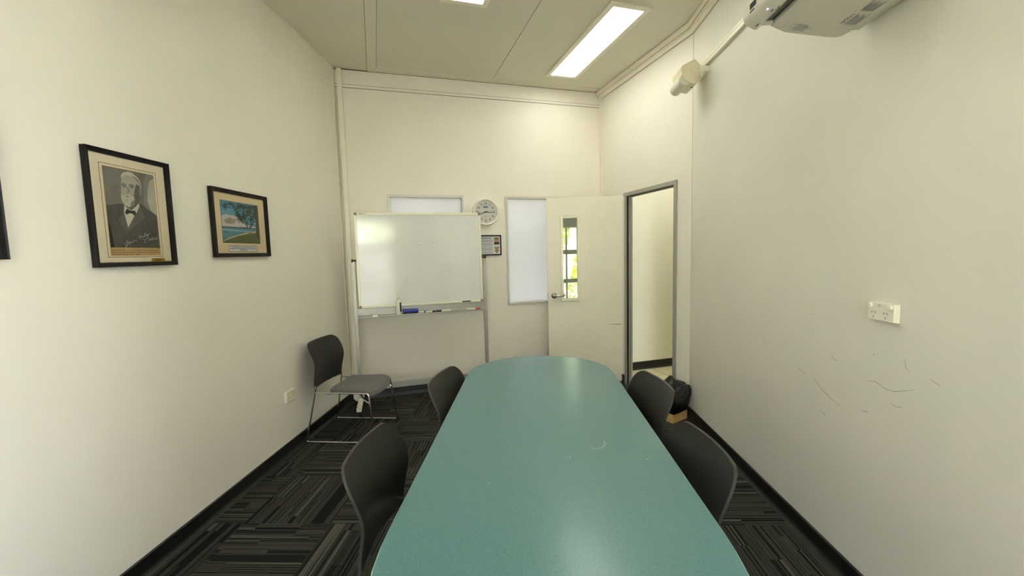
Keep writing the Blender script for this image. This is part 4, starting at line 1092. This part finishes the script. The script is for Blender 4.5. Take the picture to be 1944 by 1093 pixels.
# ------------------------------------------------------------------ bin: cardboard box with a liner
BA = math.atan2(3.6056-3.4762, 1.3212-1.1614)
t = thing('cardboard_box', 'low open cardboard box on the carpet against the right wall by the door', 'cardboard box', (1.205, 3.585, 0), BA-.05)
m = MB(); hx, hy, hh = .098, .085, .15; th = .004
m.box(-hx, -hy, 0.001, hx, hy, .005)
m.box(-hx, -hy, .005, hx, -hy+th, hh); m.box(-hx, hy-th, .005, hx, hy, hh); m.box(-hx, -hy+th, .005, -hx+th, hy-th, hh); m.box(hx-th, -hy+th, .005, hx, hy-th, hh)
m.build('box_walls', M['card'], t, smooth=0)
m = MB(); NS, NH_ = 72, 40; rnd = random.Random(3)
from mathutils import noise as mnoise
def cn(p):
    a_ = mnoise.noise(p); return 1-2.6*abs(a_)
tags = [(rnd.random()*6.28, rnd.uniform(3, 11), rnd.uniform(.2, 1)) for _ in range(9)]
bag_prof = [(.103, .108), (.106, .112), (.110, .135), (.116, .17), (.121, .21), (.122, .245), (.116, .272), (.100, .288), (.076, .300), (.050, .305), (.02, .307), (.0, .307)]
for i in range(len(bag_prof)-1):
    pass
vs = []; 
def bagp(a, s):
    k = s*(len(bag_prof)-1); i = min(int(k), len(bag_prof)-2); f_ = k-i
    r = bag_prof[i][0]*(1-f_)+bag_prof[i+1][0]*f_; z = bag_prof[i][1]*(1-f_)+bag_prof[i+1][1]*f_
    w = sum(g*math.sin(b*a+ph+s*5) for ph, b, g in tags)/9
    pw_ = 30 if s < .28 else 30-26*min(1, (s-.28)/.35); e = (abs(math.cos(a))**pw_+abs(math.sin(a))**pw_)**(-1/pw_)
    fold = .10*w*(1 if s > .06 else .3)
    rr = r*e*(1+fold)
    x, y = rr*math.cos(a), rr*math.sin(a)*.89
    cr = cn(Vector((x*16, y*16, z*16)))*.5+cn(Vector((x*38, y*38, z*38)))*.25
    amp = .022*min(1, max(0, s-.24)*5)
    x += amp*cr*math.cos(a); y += amp*cr*math.sin(a)
    z += .03*w*math.sin(min(1, s*1.4)*PI)+amp*1.3*cr
    z += .060*math.exp(-((x+.008)**2+(y-.008)**2)/.0016)+.020*math.exp(-((x-.08)**2+(y+.02)**2)/.002)
    if s < .2: z -= .030*(.5+.5*math.cos(a+1.9))*(1-s/.2)
    return Vector((x, y, z))
for j in range(NH_+1):
    for i in range(NS): vs.append(bagp(2*PI*i/NS, j/NH_))
m.raw(vs, [(j*NS+i, j*NS+(i+1) % NS, (j+1)*NS+(i+1) % NS, (j+1)*NS+i) for j in range(NH_) for i in range(NS)])
# the part hanging inside the box
m.raw([Vector((.086*math.cos(2*PI*i/NS), .074*math.sin(2*PI*i/NS), z)) for z in (.012, .150) for i in range(NS)], [(i, (i+1) % NS, NS+(i+1) % NS, NS+i) for i in range(NS)]+[tuple(range(NS))])
bg = m.build('bin_bag', M['bag'], smooth=80)
bg.location = (1.205, 3.585, 0); bg.rotation_euler = (0, 0, BA-.05)
tag(bg, 'crumpled black plastic bin bag bulging out of the cardboard box', 'bin bag')

# ------------------------------------------------------------------ outdoors
m = MB(); m.box(-60, -60, -.35, 60, 60, -.15); struct(m.build('ground', M['concrete'], smooth=0))
def leaves(m, c, rad, n, size, rnd, flat=1.0):
    for _ in range(n):
        d = Vector((rnd.gauss(0, 1), rnd.gauss(0, 1), rnd.gauss(0, 1))).normalized()*rnd.random()**.4
        p = Vector(c)+Vector((d.x*rad[0], d.y*rad[1], d.z*rad[2]))
        a = Vector((rnd.uniform(-1, 1), rnd.uniform(-1, 1), rnd.uniform(-1, .6))).normalized()
        b = a.cross(Vector((rnd.uniform(-1, 1), rnd.uniform(-1, 1), rnd.uniform(-1, 1)))).normalized()
        l = size*rnd.uniform(.6, 1.3); w_ = l*.30
        m.face([p-a*l*.5, p+b*w_*.5, p+a*l*.5, p-b*w_*.5])
def tree(name, label, trunk, radii, clumps, lm, seed, size=.16, n=520):
    rnd = random.Random(seed); base = Vector(trunk[0])
    t = thing(name, label, 'tree', base)
    m = MB(); m.tube([Vector(p)-base for p in trunk], radii, 12); m.build('trunk', M['bark'], t, smooth=60)
    m = MB()
    for c, r in clumps: leaves(m, Vector(c)-base, r, n, size, rnd)
    m.build('foliage', lm, t, smooth=0, weld=False, recalc=False)
    return t
tree('garden_tree', 'pale leaning tree trunk with bright leaves seen through the door glass', [(.40, 9.1, -.15), (.56, 9.05, .25), (.733, 9.0, .87), (.853, 9.0, 1.37), (.96, 9.0, 1.88), (1.12, 9.05, 2.5), (1.5, 9.1, 3.6)], [.17, .14, .115, .105, .10, .09, .05],
     [((1.25, 9.6, 1.15), (.45, .5, .75)), ((.35, 9.9, 1.45), (.45, .4, .55)), ((1.3, 9.7, 2.3), (.5, .5, .5)), ((.45, 10.2, 2.6), (.8, .5, .5)), ((1.4, 9.3, 3.9), (1.2, 1, .9)), ((.85, 10.4, .7), (.7, .3, .7)), ((.85, 10.5, 1.9), (.8, .3, .6))], M['leaf'], 4, .15, 480)
tree('garden_palm', 'grey palm behind the leaning tree seen through the door glass', [(.62, 11.6, -.15), (.70, 11.6, .8), (.82, 11.6, 1.6), (.84, 11.6, 2.6)], [.12, .10, .09, .07],
     [((.84, 11.6, 2.2), (.6, .35, .65)), ((.8, 11.6, .9), (.45, .35, .5))], M['leafp'], 9, .40, 130)
for k, (x_, y_, s_) in enumerate([(-4.3, -9.4, 1.0), (-1.9, -9.2, 1.1), (.5, -9.0, 1.05), (2.9, -9.2, 1.15), (5.3, -9.5, 1.1)]):
    lab = ['leafy tree outside the rear window, furthest towards the picture wall', 'leafy tree outside the rear window, second from the picture wall', 'leafy tree outside the rear window, middle of the row',
           'leafy tree outside the rear window, second from the projector wall', 'leafy tree outside the rear window, furthest towards the projector wall'][k]
    tree('garden_tree', lab, [(x_, y_, -.15), (x_+.05, y_, .6), (x_-.05, y_, 1.6), (x_, y_, 2.6)], [.16, .13, .11, .06],
         [((x_, y_, 2.5*s_), (1.08, .8, 1.25)), ((x_+.1, y_, 1.5), (1.0, .7, .7))], M['leaf2'], 20+k, .22, 800)

# ------------------------------------------------------------------ sky, sun, camera
w = bpy.data.worlds.new('sky'); sc.world = w; w.use_nodes = True
N, L = w.node_tree.nodes, w.node_tree.links; bgn = N['Background']
tc = N.new('ShaderNodeTexCoord'); sx = N.new('ShaderNodeSeparateXYZ'); L.new(tc.outputs['Generated'], sx.inputs[0])
rp = N.new('ShaderNodeValToRGB'); e = rp.color_ramp.elements
e[0].position = .0; e[0].color = (1.0, 1.0, 1.0, 1); e[1].position = .8; e[1].color = (.55, .72, 1.0, 1)
L.new(sx.outputs[2], rp.inputs['Fac']); L.new(rp.outputs['Color'], bgn.inputs['Color']); bgn.inputs['Strength'].default_value = 22.0
su = bpy.data.lights.new('sun', 'SUN'); su.energy = 50; su.angle = .01; su.color = (1, .95, .85)
so = bpy.data.objects.new('sun', su); COL.objects.link(so)
so.rotation_euler = Vector((.35, .14, -.93)).to_track_quat('-Z', 'Y').to_euler()

cam = bpy.data.cameras.new('camera'); co = bpy.data.objects.new('camera', cam); COL.objects.link(co)
cam.sensor_width = 36; cam.sensor_fit = 'HORIZONTAL'; cam.lens = 790*36/1944; cam.clip_start = .02; cam.clip_end = 300
def rot(p, y, r):
    cy, sy, cp, sp = math.cos(y), math.sin(y), math.cos(p), math.sin(p)
    fwd = Vector((sy*cp, cy*cp, sp)); right = Vector((cy, -sy, 0)); up = right.cross(fwd)
    cr, sr = math.cos(r), math.sin(r)
    return right*cr+up*sr, right*-sr+up*cr, fwd
r_, u_, f_ = rot(-.0860325, -.0454118, -.0258237)
mw = Matrix.Identity(4)
for i in range(3): mw[i][0], mw[i][1], mw[i][2] = r_[i], u_[i], -f_[i]
mw.translation = Vector((0, 0, 1.48)); co.matrix_world = mw
sc.camera = co

sc.view_settings.view_transform = 'Standard'; sc.view_settings.look = 'None'
sc.view_settings.exposure = 0.28; sc.view_settings.gamma = 1.0; sc.view_settings.use_curve_mapping = False
cy = sc.cycles
cy.use_denoising = True; cy.max_bounces = 12; cy.diffuse_bounces = 6; cy.transparent_max_bounces = 12; cy.sample_clamp_indirect = 8
cy.caustics_reflective = False; cy.caustics_refractive = False
